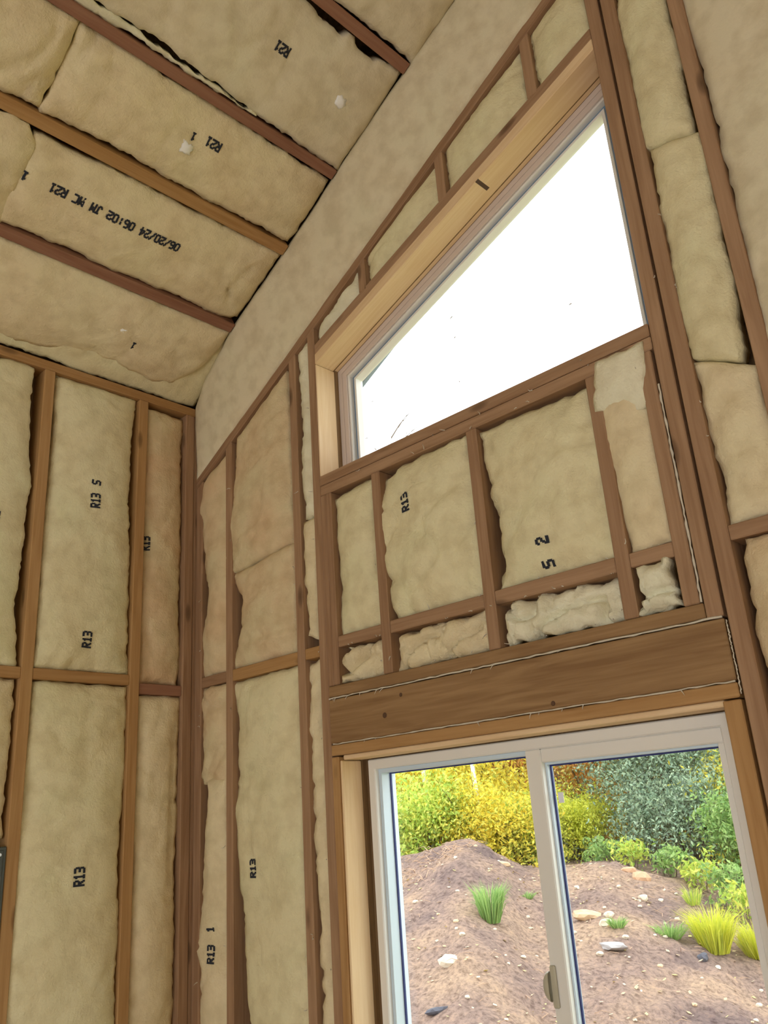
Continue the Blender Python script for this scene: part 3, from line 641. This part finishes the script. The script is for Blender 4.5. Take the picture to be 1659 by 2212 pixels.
# ------------------------------------------------------------------ lower window
def rquad(x0, x1, z0, z1):
    def q(d): return [Vector((x0 + d, z0 + d)), Vector((x1 - d, z0 + d)), Vector((x1 - d, z1 - d)), Vector((x0 + d, z1 - d))]
    return q
w2 = tag(empty('window_2', (1.40, .12, .83)), 'lower sliding window with white vinyl frame looking on a dirt bank', kind='structure')
ring('flashing', -.06, .03, .1095, .1115, M['osb'], w2, rquad(.797, 2.008, .82, 2.032), 0)
ring('window_frame', 0, .030, .094, .175, M['vinyl'], w2, rquad(.819, 1.982, .838, 2.017), .003)
# fixed left light: stepped vinyl stops, dark gasket, glass deeper in the frame
ring('glazing_stop', 0, .012, .110, .172, M['vinyl_blue'], w2, rquad(.849, 1.425, .868, 1.987), .001)
ring('gasket', 0, .004, .146, .152, M['gasket'], w2, rquad(.861, 1.425, .880, 1.9755), 0)
box('glass_pane', .860, 1.415, .150, .155, .879, 1.977, M['glass'], w2, 0)
# meeting stile and right sash
sr = rquad(1.411, 1.957, .866, 1.989)
sa = ring('sliding_sash', 0, .0, .10, .128, M['vinyl'], w2, sr, .0) if False else None
box('meeting_stile', 1.411, 1.459, .098, .150, .868, 1.987, M['vinyl'], w2, .003)
box('sash_top_rail', 1.459, 1.952, .100, .140, 1.952, 1.987, M['vinyl'], w2, .003)
box('sash_bottom_rail', 1.459, 1.952, .100, .140, .868, .903, M['vinyl'], w2, .003)
box('sash_stile', 1.936, 1.952, .100, .140, .903, 1.952, M['vinyl'], w2, .002)
ring('glazing_stop', 0, .006, .116, .142, M['vinyl_blue'], w2, rquad(1.459, 1.936, .903, 1.952), .0005)
ring('gasket', 0, .004, .128, .134, M['gasket'], w2, rquad(1.465, 1.930, .909, 1.946), 0)
box('glass_pane', 1.4645, 1.9305, .134, .138, .9085, 1.9465, M['glass'], w2, 0)
# latch: half-round thumb grip on the left edge of the meeting stile
V = []; F = []; n = 14
for k, (rx, y) in enumerate(((.017, .097), (.020, .090), (.017, .083), (.008, .081))):
    for j in range(n + 1):
        t = math.pi * (.5 + j / n); V.append((1.413 + rx * math.cos(t), y, 1.432 + (rx * 1.7) * math.sin(t)))
for k in range(3):
    for j in range(n): a = k * (n + 1) + j; F.append((a, a + 1, a + n + 2, a + n + 1))
F.append(tuple(range(3 * (n + 1), 4 * (n + 1)))); F.append(tuple(reversed(range(n + 1))))
lt = new_obj('latch', V, F, M['latchm'], w2, True)
box('latch_plate', 1.413, 1.430, .090, .098, 1.385, 1.478, M['latchm'], w2, .003)
box('sticker', 1.476, 1.492, .1325, .1335, 1.850, 1.876, M['sticker'], w2, 0)

# ------------------------------------------------------------------ grey metal panel on the left wall
pn = tag(empty('electrical_panel', (-.03, -.85, 1.2)), 'dark grey metal electrical panel at left edge, between left wall studs', 'electrical panel')
box('cabinet', -.086, .004, -1.028, -.6655, 1.15, 1.838, M['grey_metal'], pn, .003)
box('cover', .0045, .010, -1.018, -.6765, 1.16, 1.828, M['grey_metal'], pn, .002)
disc('screw', (.0104, -.688, 1.815), .006, (1, 0, 0), M['screwm'], pn, .002)

# ------------------------------------------------------------------ roof overhang outside
so = lambda x: 3.195 + .53 * x
ov = tag(empty('trim_1', (1.5, .25, so(1.5))), 'pale roof overhang outside above the high window', kind='structure')
def slope_box(name, x0, x1, y0, y1, f, th, mat, parent):
    return hexa(name, [(x0, y0, f(x0)), (x1, y0, f(x1)), (x1, y1, f(x1)), (x0, y1, f(x0)), (x0, y0, f(x0) + th), (x1, y0, f(x1) + th), (x1, y1, f(x1) + th), (x0, y1, f(x0) + th)], mat, parent, .003)
gap = .16
for i in range(6):
    y = .112 + i * .044; slope_box('soffit_board', -.5, RIDGE, y, y + .0425, lambda x: so(x) + .33, .012, M['soffit'], ov)
slope_box('soffit_board', -.5, RIDGE, .376, .395, lambda x: so(x), .34, M['soffit'], ov)
slope_box('roof_deck', -.5, RIDGE, .11, .42, lambda x: so(x) + .345, .03, M['osb'], ov)
slope_box('fascia_board', -.5, RIDGE, .396, .415, lambda x: so(x) + .02, .36, M['soffit'], ov)

# ------------------------------------------------------------------ ground outside
CW = [(-4, 1.2), (-2.4, 1.38), (-1.5, 1.45), (-1.0, 1.66), (-.65, 1.5), (-.33, 1.22), (.5, 1.28), (1.33, 1.0), (1.84, .8), (4, .6)]
def gz(x, y):
    s = (x - 2.777) * -.56 + (y + 1.833) * .83; w_ = (x - 2.777) * .83 + (y + 1.833) * .56
    k0 = w_ * 9.5 / max(s, 3)
    c = (lin(CW, k0 - .1) + lin(CW, k0 + .1) + lin(CW, k0)) / 3
    if s <= 9.5:
        t = max(0, (s - 2.6) / 6.9); z = -.3 + (c + .3) * t
    else:
        b_ = 1.15 + .05 * (s - 9.5) + (.12 * (s - 14) if s > 14 else 0); k = min(1, (s - 9.5) / 1.5); k = k * k * (3 - 2 * k)
        z = c * (1 - k) + b_ * k
    return z
def gzn(x, y):
    p = Vector((x, y, 0))
    a = noise.noise(p * 1.3) * .06 + noise.noise(p * 3.5 + Vector((3, 0, 0))) * .03 + noise.noise(p * 8) * .032 + noise.noise(p * 20) * .012
    return gz(x, y) + a
dm, nt, b = newmat('bare_dirt'); L = nt.links.new
t = nt.nodes.new('ShaderNodeTexCoord')
n1 = nt.nodes.new('ShaderNodeTexNoise'); n1.inputs['Scale'].default_value = 1.4; n1.inputs['Detail'].default_value = 6; L(t.outputs['Object'], n1.inputs[0])
r1 = ramp(nt, [(.35, (.19, .135, .125)), (.5, (.31, .215, .175)), (.66, (.42, .29, .205))]); L(n1.outputs[0], r1.inputs[0])
n2 = nt.nodes.new('ShaderNodeTexNoise'); n2.inputs['Scale'].default_value = 26; n2.inputs['Detail'].default_value = 6; n2.inputs['Roughness'].default_value = .7; L(t.outputs['Object'], n2.inputs[0])
r2 = ramp(nt, [(.36, (.55, .52, .52)), (.52, (1, 1, 1)), (.68, (1.35, 1.28, 1.15))]); L(n2.outputs[0], r2.inputs[0])
mm = nt.nodes.new('ShaderNodeMixRGB'); mm.blend_type = 'MULTIPLY'; mm.inputs[0].default_value = 1; L(r1.outputs[0], mm.inputs[1]); L(r2.outputs[0], mm.inputs[2])
L(mm.outputs[0], b.inputs['Base Color']); b.inputs['Roughness'].default_value = 1; b.inputs['Specular IOR Level'].default_value = .1
bp = nt.nodes.new('ShaderNodeBump'); bp.inputs['Strength'].default_value = .9; bp.inputs['Distance'].default_value = .03; L(n2.outputs[0], bp.inputs['Height']); L(bp.outputs[0], b.inputs['Normal'])
def grid(name, x0, x1, y0, y1, st, fz, mat, skirt=None):
    nx = int((x1 - x0) / st); ny = int((y1 - y0) / st)
    V = [(x0 + (x1 - x0) * i / nx, y0 + (y1 - y0) * j / ny, fz(x0 + (x1 - x0) * i / nx, y0 + (y1 - y0) * j / ny)) for j in range(ny + 1) for i in range(nx + 1)]
    F = [(j * (nx + 1) + i, j * (nx + 1) + i + 1, (j + 1) * (nx + 1) + i + 1, (j + 1) * (nx + 1) + i) for j in range(ny) for i in range(nx)]
    return new_obj(name, V, F, mat, None, True)
ground = tag(grid('dirt_bank', -6.4, 1.6, .8, 9.2, .045, gzn, dm), 'bare brown dirt bank rising outside the lower window', kind='structure')
def far_z(x, y):
    if -6.3 < x < 1.5 and .9 < y < 9.1: return gz(x, y) - .25
    return gz(x, y) - .01
um, nt, b = newmat('leafy_undergrowth'); L = nt.links.new
t = nt.nodes.new('ShaderNodeTexCoord'); n1 = nt.nodes.new('ShaderNodeTexNoise'); n1.inputs['Scale'].default_value = 2.2; n1.inputs['Detail'].default_value = 8; L(t.outputs['Object'], n1.inputs[0])
r1 = ramp(nt, [(.35, (.16, .20, .08)), (.48, (.34, .38, .12)), (.58, (.55, .46, .14)), (.7, (.40, .26, .12))]); L(n1.outputs[0], r1.inputs[0]); L(r1.outputs[0], b.inputs['Base Color']); b.inputs['Roughness'].default_value = 1
gf = tag(grid('far_ground', -30, 12, .12, 36, .4, far_z, um), 'ground beyond the dirt bank', kind='structure')

# stones -------------------------------------------------------------------
def stone(name, x, y, size, asp, col, label, group, seed, rz=0.0, cat='rock', sink=.3):
    rr = random.Random(seed); bm = bmesh.new(); bmesh.ops.create_icosphere(bm, subdivisions=2, radius=1)
    for v in bm.verts:
        n_ = noise.noise(v.co * 1.3 + Vector((seed, 0, 0))) * .35 + noise.noise(v.co * 3 + Vector((0, seed, 0))) * .1
        v.co *= (1 + n_); v.co.x *= size * asp[0]; v.co.y *= size * asp[1]; v.co.z *= size * asp[2]
        if v.co.z > size * asp[2] * .75: v.co.z = size * asp[2] * (.75 + (v.co.z / (size * asp[2]) - .75) * .3)
    me = bpy.data.meshes.new(name); bm.to_mesh(me); bm.free(); me.materials.append(col)
    o = bpy.data.objects.new(name, me); C.objects.link(o); o.location = (x, y, gzn(x, y) + size * asp[2] * (1 - sink) * .7); o.rotation_euler = (rr.uniform(-.2, .2), rr.uniform(-.2, .2), rz)
    return tag(o, label, cat, group)
rk_o = plain('ochre_stone', (.62, .44, .27), .85); rk_g = plain('grey_stone', (.36, .33, .32), .85); rk_p = plain('pale_stone', (.66, .57, .44), .85); rk_r = plain('rusty_stone', (.55, .33, .20), .85); rk_d = plain('dark_stone', (.09, .09, .11), .8)
ST = [(-1.58, 4.94, .10, (1.3, .55, .5), rk_o, 'long ochre stone right of the meeting stile', .9), (-1.43, 5.05, .045, (1, .8, .7), rk_p, 'small pale stone behind the round one', 0), (-1.33, 4.83, .055, (1.1, .8, .7), rk_p, 'small pale round stone beside the green weed', .2),
      (-1.09, 4.49, .11, (1.4, .7, .3), rk_g, 'flat grey slab stone in mid slope', -.5), (-1.77, 6.30, .085, (1, .8, .8), rk_r, 'rusty block stone at foot of the shrubs', .3), (-1.92, 6.34, .07, (1.2, .7, .6), rk_r, 'tilted rusty stone left of the block stone', .9),
      (-1.71, 3.29, .065, (1.2, .8, .7), rk_p, 'pale egg-shaped stone low in the left pane', .3), (-.63, 5.00, .045, (1, .9, .8), rk_d, 'dark stone under the bright grass clump', 0), (-2.75, 5.4, .06, (1.2, .8, .5), rk_o, 'ochre chip on the right flank of the mound', .4),
      (-1.42, 2.8, .055, (1.3, .8, .5), rk_d, 'grey stone at the bottom of the left pane', .6), (-1.50, 5.79, .045, (1, .9, .8), rk_p, 'pale pebble in mid slope below the rusty stones', 0)]
for i, (x, y, sz, asp, mt, lab, rz) in enumerate(ST): stone('rock', x, y, sz, asp, mt, lab, 'stones on the dirt bank', i * 3 + 1, rz)
rr = random.Random(21); protos = []
for i in range(130):
    x = rr.uniform(-4.3, .3); y = rr.uniform(2.4, 6.8)
    if (x - 2.777) * -.56 + (y + 1.833) * .83 > 9.3: continue
    sz = rr.uniform(.010, .028); mt = rr.choice([rk_p, rk_o, rk_g, rk_p, rk_r])
    if len(protos) < 6:
        o = stone('pebble', x, y, 1, (1, .8, .65), mt, 'small pebble scattered on the dirt bank', 'pebbles scattered on the dirt bank', 50 + i, 0, 'pebble'); protos.append(o)
    else:
        o = rr.choice(protos).copy(); C.objects.link(o)
    o.scale = (sz, sz, sz); o.rotation_euler = (0, 0, rr.uniform(0, 6)); o.location = (x, y, gzn(x, y) + sz * .3)
# fallen leaves and twigs: countless
LV = []; LF = []
for i in range(900):
    x = rr.uniform(-4.4, .4); y = rr.uniform(2.2, 7.0); a = rr.uniform(0, 6.28); s_ = rr.uniform(.010, .022)
    u = Vector((math.cos(a), math.sin(a), rr.uniform(-.3, .5))) * s_; v = Vector((-math.sin(a), math.cos(a), rr.uniform(-.3, .3))) * s_ * .7; p = Vector((x, y, gzn(x, y) + .012)); k = len(LV)
    LV += [p - u, p - v, p + u, p + v]; LF.append((k, k + 1, k + 2, k + 3))
tag(new_obj('fallen_leaves', LV, LF, leaf_mat('fallen_leaf', [(.75, .60, .38), (.80, .68, .45), (.55, .36, .22), (.85, .72, .20), (.6, .42, .3)], .1)), 'pale fallen leaves littering the dirt', 'leaf litter', kind='stuff')
parts = []
def scatter_twigs(cx, cy, rad, n, ln, lo=.004):
    for i in range(n):
        a = rr.uniform(0, 6.28); r = rad * math.sqrt(rr.random()); x = cx + r * math.cos(a); y = cy + r * math.sin(a); b_ = rr.uniform(0, 6.28); l = rr.uniform(.4, 1) * ln
        p = Vector((x, y, gzn(x, y) + .015)); q = p + Vector((math.cos(b_) * l * .5, math.sin(b_) * l * .5, rr.uniform(0, .3) * l)); e = q + Vector((math.cos(b_ + .5) * l * .5, math.sin(b_ + .5) * l * .5, -.1 * l))
        parts.append(tube([p, q, e], [lo, lo * .8, lo * .3], 4))
scatter_twigs(-3.35, 4.95, .45, 90, .22); scatter_twigs(-1.2, 4.6, 2.2, 130, .14, .003); scatter_twigs(-1.0, 6.1, .7, 50, .2, .003)
V, F = merge(parts); tag(new_obj('dry_twigs', V, F, plain('dry_twig', (.50, .33, .22), .9)), 'dry roots and twigs lying on the mound and slope', 'twigs', kind='stuff')

# plants -------------------------------------------------------------------
bark = plain('brown_bark', (.14, .10, .07), .9); wbark = plain('white_aspen_bark', (.66, .67, .62), .8)
LM = {'yellow': leaf_mat('yellow_leaves', [(.62, .60, .10), (.85, .74, .08), (.93, .80, .12), (.80, .58, .05), (.42, .50, .10)]),
      'lime': leaf_mat('lime_leaves', [(.32, .50, .09), (.50, .66, .12), (.66, .74, .14), (.80, .76, .16), (.36, .48, .12)]),
      'orange': leaf_mat('orange_leaves', [(.85, .34, .10), (.92, .48, .14), (.90, .60, .18), (.70, .32, .14), (.85, .70, .20), (.50, .48, .18)]),
      'blue': leaf_mat('blue_green_leaves', [(.10, .15, .10), (.22, .32, .22), (.32, .45, .30), (.44, .55, .36), (.13, .17, .12)], .3),
      'green': leaf_mat('green_leaves', [(.18, .34, .10), (.30, .48, .14), (.44, .60, .20), (.24, .36, .14)]),
      'bright': leaf_mat('yellow_green_leaves', [(.52, .58, .07), (.68, .70, .08), (.78, .76, .10), (.40, .48, .07)])}
def plant(name, label, cat, x, y, rad, hgt, n, leaf, kind, seed, group=None, stems=7, bk=None, base=None, low=.15, blobs=9, stem_r=.012, narrow=.45):
    rr = random.Random(seed); z0 = gz(x, y) - .02 if base is None else base
    root = tag(empty(name, (x, y, z0)), label, cat, group)
    parts = []; tips = []
    for i in range(stems):
        a = 6.28 * i / stems + rr.uniform(-.3, .3); r = rad * rr.uniform(.2, .75); h = hgt * rr.uniform(.65, .98)
        p0 = Vector((x + .06 * math.cos(a), y + .06 * math.sin(a), z0)); p3 = Vector((x + r * math.cos(a), y + r * math.sin(a), z0 + h)); p1 = p0.lerp(p3, .35) + Vector((0, 0, h * .08)) + Vector((rr.uniform(-.1, .1), rr.uniform(-.1, .1), 0)) * rad; p2 = p0.lerp(p3, .7) + Vector((rr.uniform(-.1, .1), rr.uniform(-.1, .1), .02)) * rad
        parts.append(tube([p0, p1, p2, p3], [stem_r, stem_r * .8, stem_r * .5, stem_r * .2], 5))
        for q in range(4):
            s0 = p1.lerp(p3, rr.random()); d = Vector((rr.uniform(-1, 1), rr.uniform(-1, 1), rr.uniform(.1, 1))).normalized() * rad * .45
            parts.append(tube([s0, s0 + d * .5 + Vector((0, 0, .02)), s0 + d], [stem_r * .4, stem_r * .3, stem_r * .12], 4)); tips.append(s0 + d)
        tips += [p2, p3]
    V, F = merge(parts); new_obj('stem', V, F, bk or bark, root, True)
    # foliage: leaf clusters round the twigs
    cl = []
    for i in range(blobs * 3):
        a = rr.uniform(0, 6.28); v = rr.random() ** .8; rz = rad * math.sqrt(rr.random()) * (1 - narrow * v)
        cl.append((Vector((x + rz * math.cos(a), y + rz * math.sin(a), z0 + hgt * (low + (1 - low) * v))), rad * rr.uniform(.18, .36)))
    cl += [(tp, rad * .22) for tp in tips]
    V = []; F = []
    for i in range(n):
        c, r = rr.choice(cl)
        d = Vector((rr.gauss(0, 1), rr.gauss(0, 1), rr.gauss(0, .8))); p = c + d * r * .75
        if p.z < z0 + .02: p.z = z0 + rr.uniform(.02, .15)
        nrm = Vector((rr.uniform(-1, 1), rr.uniform(-1, 1), rr.uniform(-.3, 1))).normalized(); u = nrm.orthogonal().normalized(); v = nrm.cross(u); t_ = rr.uniform(0, 6.28)
        a_ = (u * math.cos(t_) + v * math.sin(t_)) * leaf * rr.uniform(.7, 1.3); b2 = nrm.cross(a_) * .42; k = len(V)
        V += [p - a_, p - b2 + nrm * leaf * .12, p + a_, p + b2 + nrm * leaf * .12]; F += [(k, k + 1, k + 2), (k, k + 2, k + 3)]
    fo = new_obj('foliage', V, F, LM[kind], root); fo['kind'] = 'stuff'
    return root
BP = [('shrub', 'yellow autumn shrub behind the mound, nearest on the left', -5.15, 7.1, 1.1, 1.5, 8000, .030, 'yellow', 1), ('shrub', 'yellow shrub behind the right flank of the mound', -4.75, 7.7, 0.8, .95, 5000, .028, 'yellow', 2),
      ('shrub', 'lime green shrub at the left edge behind the white trunk', -6.6, 7.2, .9, 1.9, 5000, .032, 'lime', 3), ('tree', 'orange-leaved tree behind the yellow shrubs', -5.6, 9.8, 1.1, 3.0, 5000, .034, 'orange', 4),
      ('tree', 'lime green tree behind the yellow shrubs, left of the orange one', -7.8, 9.6, 1.9, 3.6, 9000, .036, 'lime', 5), ('shrub', 'orange and rust shrub right of the meeting stile', -4.0, 9.3, 1.15, 2.2, 7500, .030, 'orange', 6),
      ('bush', 'low bright yellow-green bush on the crest', -3.35, 7.55, .62, .62, 5000, .020, 'bright', 7), ('shrub', 'large blue-green shrub in the right pane', -2.45, 8.4, 1.05, 2.3, 11000, .024, 'blue', 8),
      ('tree', 'yellow tree behind the blue-green shrub', -2.0, 11.6, 1.6, 3.6, 7500, .036, 'yellow', 9), ('bush', 'green bush at the right edge of the slope', -1.05, 7.5, .55, 1.1, 4000, .024, 'green', 10),
      ('shrub', 'mixed green shrub between orange and blue-green ones', -3.2, 9.9, 1.1, 2.6, 6500, .028, 'green', 11), ('shrub', 'blue-green sapling at the upper right window edge', -1.15, 8.9, .6, 2.3, 1300, .026, 'blue', 12),
      ('tree', 'tall lime tree far behind the rust shrub', -5.2, 12.8, 2.2, 4.4, 8000, .045, 'lime', 13), ('tree', 'far yellow tree behind the lime ones at left', -9.5, 12.5, 2.3, 4.2, 7000, .045, 'yellow', 14),
      ('tree', 'far orange tree at the right of the far row', -.6, 13.8, 2.2, 4.4, 7000, .045, 'orange', 15), ('tree', 'far green tree closing the middle of the far row', -3.2, 15.0, 2.4, 4.8, 7000, .05, 'green', 16),
      ('tree', 'far orange tree closing the left of the far row', -7.5, 14.6, 2.4, 4.6, 7000, .05, 'orange', 17), ('tree', 'green tree beyond the right edge of the window', 1.2, 11.5, 1.8, 3.6, 4000, .04, 'green', 18),
      ('bush', 'low green undergrowth behind the left end of the mound', -4.6, 6.3, .8, .9, 5000, .026, 'lime', 20), ('bush', 'yellow undergrowth just behind the mound top', -4.0, 6.9, .8, .75, 5000, .024, 'yellow', 21),
      ('bush', 'dark green undergrowth under the blue-green shrub', -2.0, 7.9, .8, .8, 5500, .022, 'blue', 22), ('bush', 'lime undergrowth between the crest and the rust shrub', -3.9, 8.3, .8, .5, 4000, .024, 'lime', 23),
      ('bush', 'yellow undergrowth left of the right edge bush', -1.2, 8.4, .9, 1.0, 5000, .026, 'yellow', 24), ('bush', 'green undergrowth far behind the yellow shrubs', -6.3, 8.6, 1.2, 1.3, 5000, .032, 'green', 25),
      ('shrub', 'orange shrub rising behind the meeting stile', -5.4, 8.9, .8, 2.6, 4500, .028, 'orange', 26), ('bush', 'light green bush at the foot of the mound', -3.85, 7.15, .45, .7, 3000, .024, 'lime', 19)]
for (nm, lab, x, y, rd, h, n, lf, kd, sd) in BP: plant(nm, lab, nm if nm != 'shrub' else 'shrub', x, y, rd, h, int(n * 2.4), lf * 1.1, kd, sd, 'autumn trees and shrubs behind the bank', stem_r=.012 if h < 2.8 else .03, blobs=int(8 + h * 6), low=.0 if h < 3.1 else .12, narrow=.25)
# leafy ground plants along the crest
for i, (x, y, h, lab) in enumerate([(-2.55, 6.95, .22, 'low leafy green plant on the crest, leftmost of the row'), (-2.15, 6.85, .25, 'low leafy green plant on the crest, second of the row'), (-1.75, 6.85, .28, 'low leafy green plant on the crest beyond the rusty stones'), (-1.40, 6.75, .28, 'low leafy green plant on the crest, fourth of the row'), (-1.05, 6.55, .4, 'taller leafy green plant near the right window edge'), (-.80, 6.35, .42, 'leafy green plant at the right edge of the slope')]):
    plant('leafy_plant', lab, 'plant', x, y, .24, h, 420, .030, 'lime' if i % 2 else 'green', 30 + i, 'leafy plants along the crest', stems=6, stem_r=.004, blobs=5, low=.05, narrow=.2)
def grass(label, x, y, rad, h, n, kind, seed):
    rr = random.Random(seed); z0 = gzn(x, y) - .01; root = tag(empty('grass_clump', (x, y, z0)), label, 'grass', 'grass clumps on the dirt bank'); V = []; F = []
    for i in range(n):
        a = rr.uniform(0, 6.28); r = rad * .35 * math.sqrt(rr.random()); p = Vector((x + r * math.cos(a), y + r * math.sin(a), z0)); hh = h * rr.uniform(.5, 1); b_ = rr.uniform(0, 6.28); lean = rad * rr.uniform(.2, .9)
        q = p + Vector((math.cos(a) * lean * .45, math.sin(a) * lean * .45, hh * .7)); e = p + Vector((math.cos(a) * lean, math.sin(a) * lean, hh * rr.uniform(.75, 1))); w_ = Vector((math.cos(b_), math.sin(b_), 0)) * rr.uniform(.0018, .0045); k = len(V)
        V += [p - w_, p + w_, q + w_ * .8, q - w_ * .8, e]; F += [(k, k + 1, k + 2, k + 3), (k + 3, k + 2, k + 4)]
    o = new_obj('blades', V, F, LM[kind], root); o['kind'] = 'stuff'
grass('green grass clump in the left pane below the mound', -1.99, 4.17, .20, .36, 420, 'green', 1)
grass('large bright yellow-green grass clump in the right pane', -.66, 5.31, .28, .40, 700, 'bright', 2)
grass('yellow-green grass clump cut by the right window edge', -.45, 5.62, .26, .32, 500, 'bright', 3)
grass('low green tuft left of the bright clump', -.97, 5.19, .22, .14, 240, 'green', 4)
grass('dark green weed beside the pale round stone', -1.21, 4.8, .13, .10, 160, 'green', 5)
grass('sparse weed below the shrubs near right edge', -1.21, 6.16, .15, .2, 90, 'lime', 6)
grass('tiny weed right of the mound grass in the left pane', -2.31, 5.13, .14, .08, 110, 'green', 7)
# aspens -------------------------------------------------------------------
def aspen(label, x, y, h, seed, tr=.05, bare=False):
    rr = random.Random(seed); z0 = gz(x, y) - .05; root = tag(empty('aspen_tree', (x, y, z0)), label, 'tree', 'slim white aspens behind the shrubs'); pts = []; rad = []
    for i in range(9):
        v = i / 8; pts.append(Vector((x + .10 * math.sin(v * 3 + seed), y + .08 * math.cos(v * 4 + seed), z0 + h * v))); rad.append(tr * (1 - .8 * v) + .004)
    V, F = tube(pts, rad, 8); new_obj('trunk', V, F, wbark, root, True); parts = []; tips = []
    for i in range(26):
        v = rr.uniform(.45, 1); k = int(v * 8); p = pts[min(k, 7)].lerp(pts[min(k + 1, 8)], v * 8 - k); a = rr.uniform(0, 6.28); l = h * .12 * rr.uniform(.6, 1.2) * (1.25 - v * .7)
        d = Vector((math.cos(a), math.sin(a), .75)).normalized(); e = p + d * l; parts.append(tube([p, p + d * l * .5 + Vector((0, 0, .02)), e], [.010, .007, .003], 4)); tips.append(e)
        for q in range(3):
            d2 = (d + Vector((rr.uniform(-.7, .7), rr.uniform(-.7, .7), rr.uniform(-.1, .6)))).normalized(); s0 = p + d * l * rr.uniform(.4, 1); parts.append(tube([s0, s0 + d2 * l * .4], [.005, .0018], 4)); tips.append(s0 + d2 * l * .4)
    V, F = merge(parts); new_obj('branches', V, F, bark, root, True)
    if not bare:
        V = []; F = []
        for i in range(900):
            p = rr.choice(tips) + Vector((rr.gauss(0, .1), rr.gauss(0, .1), rr.gauss(0, .1))); u = Vector((rr.uniform(-1, 1), rr.uniform(-1, 1), rr.uniform(-1, 1))).normalized(); a_ = u * .028; b2 = u.orthogonal().normalized() * .02; k = len(V)
            V += [p - a_, p - b2, p + a_, p + b2]; F.append((k, k + 1, k + 2, k + 3))
        fo = new_obj('foliage', V, F, LM['yellow'], root); fo['kind'] = 'stuff'
    return root
aspen('bare-topped tall white aspen whose twigs show in the high window', -4.72, 6.45, 6.0, 1, .035, True)
aspen('slim white aspen trunk in the middle of the left pane', -4.05, 6.75, 3.6, 2, .03)
aspen('slim white aspen near the meeting stile, front one', -4.62, 9.0, 3.6, 3, .04)
aspen('slim white aspen near the meeting stile, behind', -4.85, 9.9, 3.8, 4, .05)
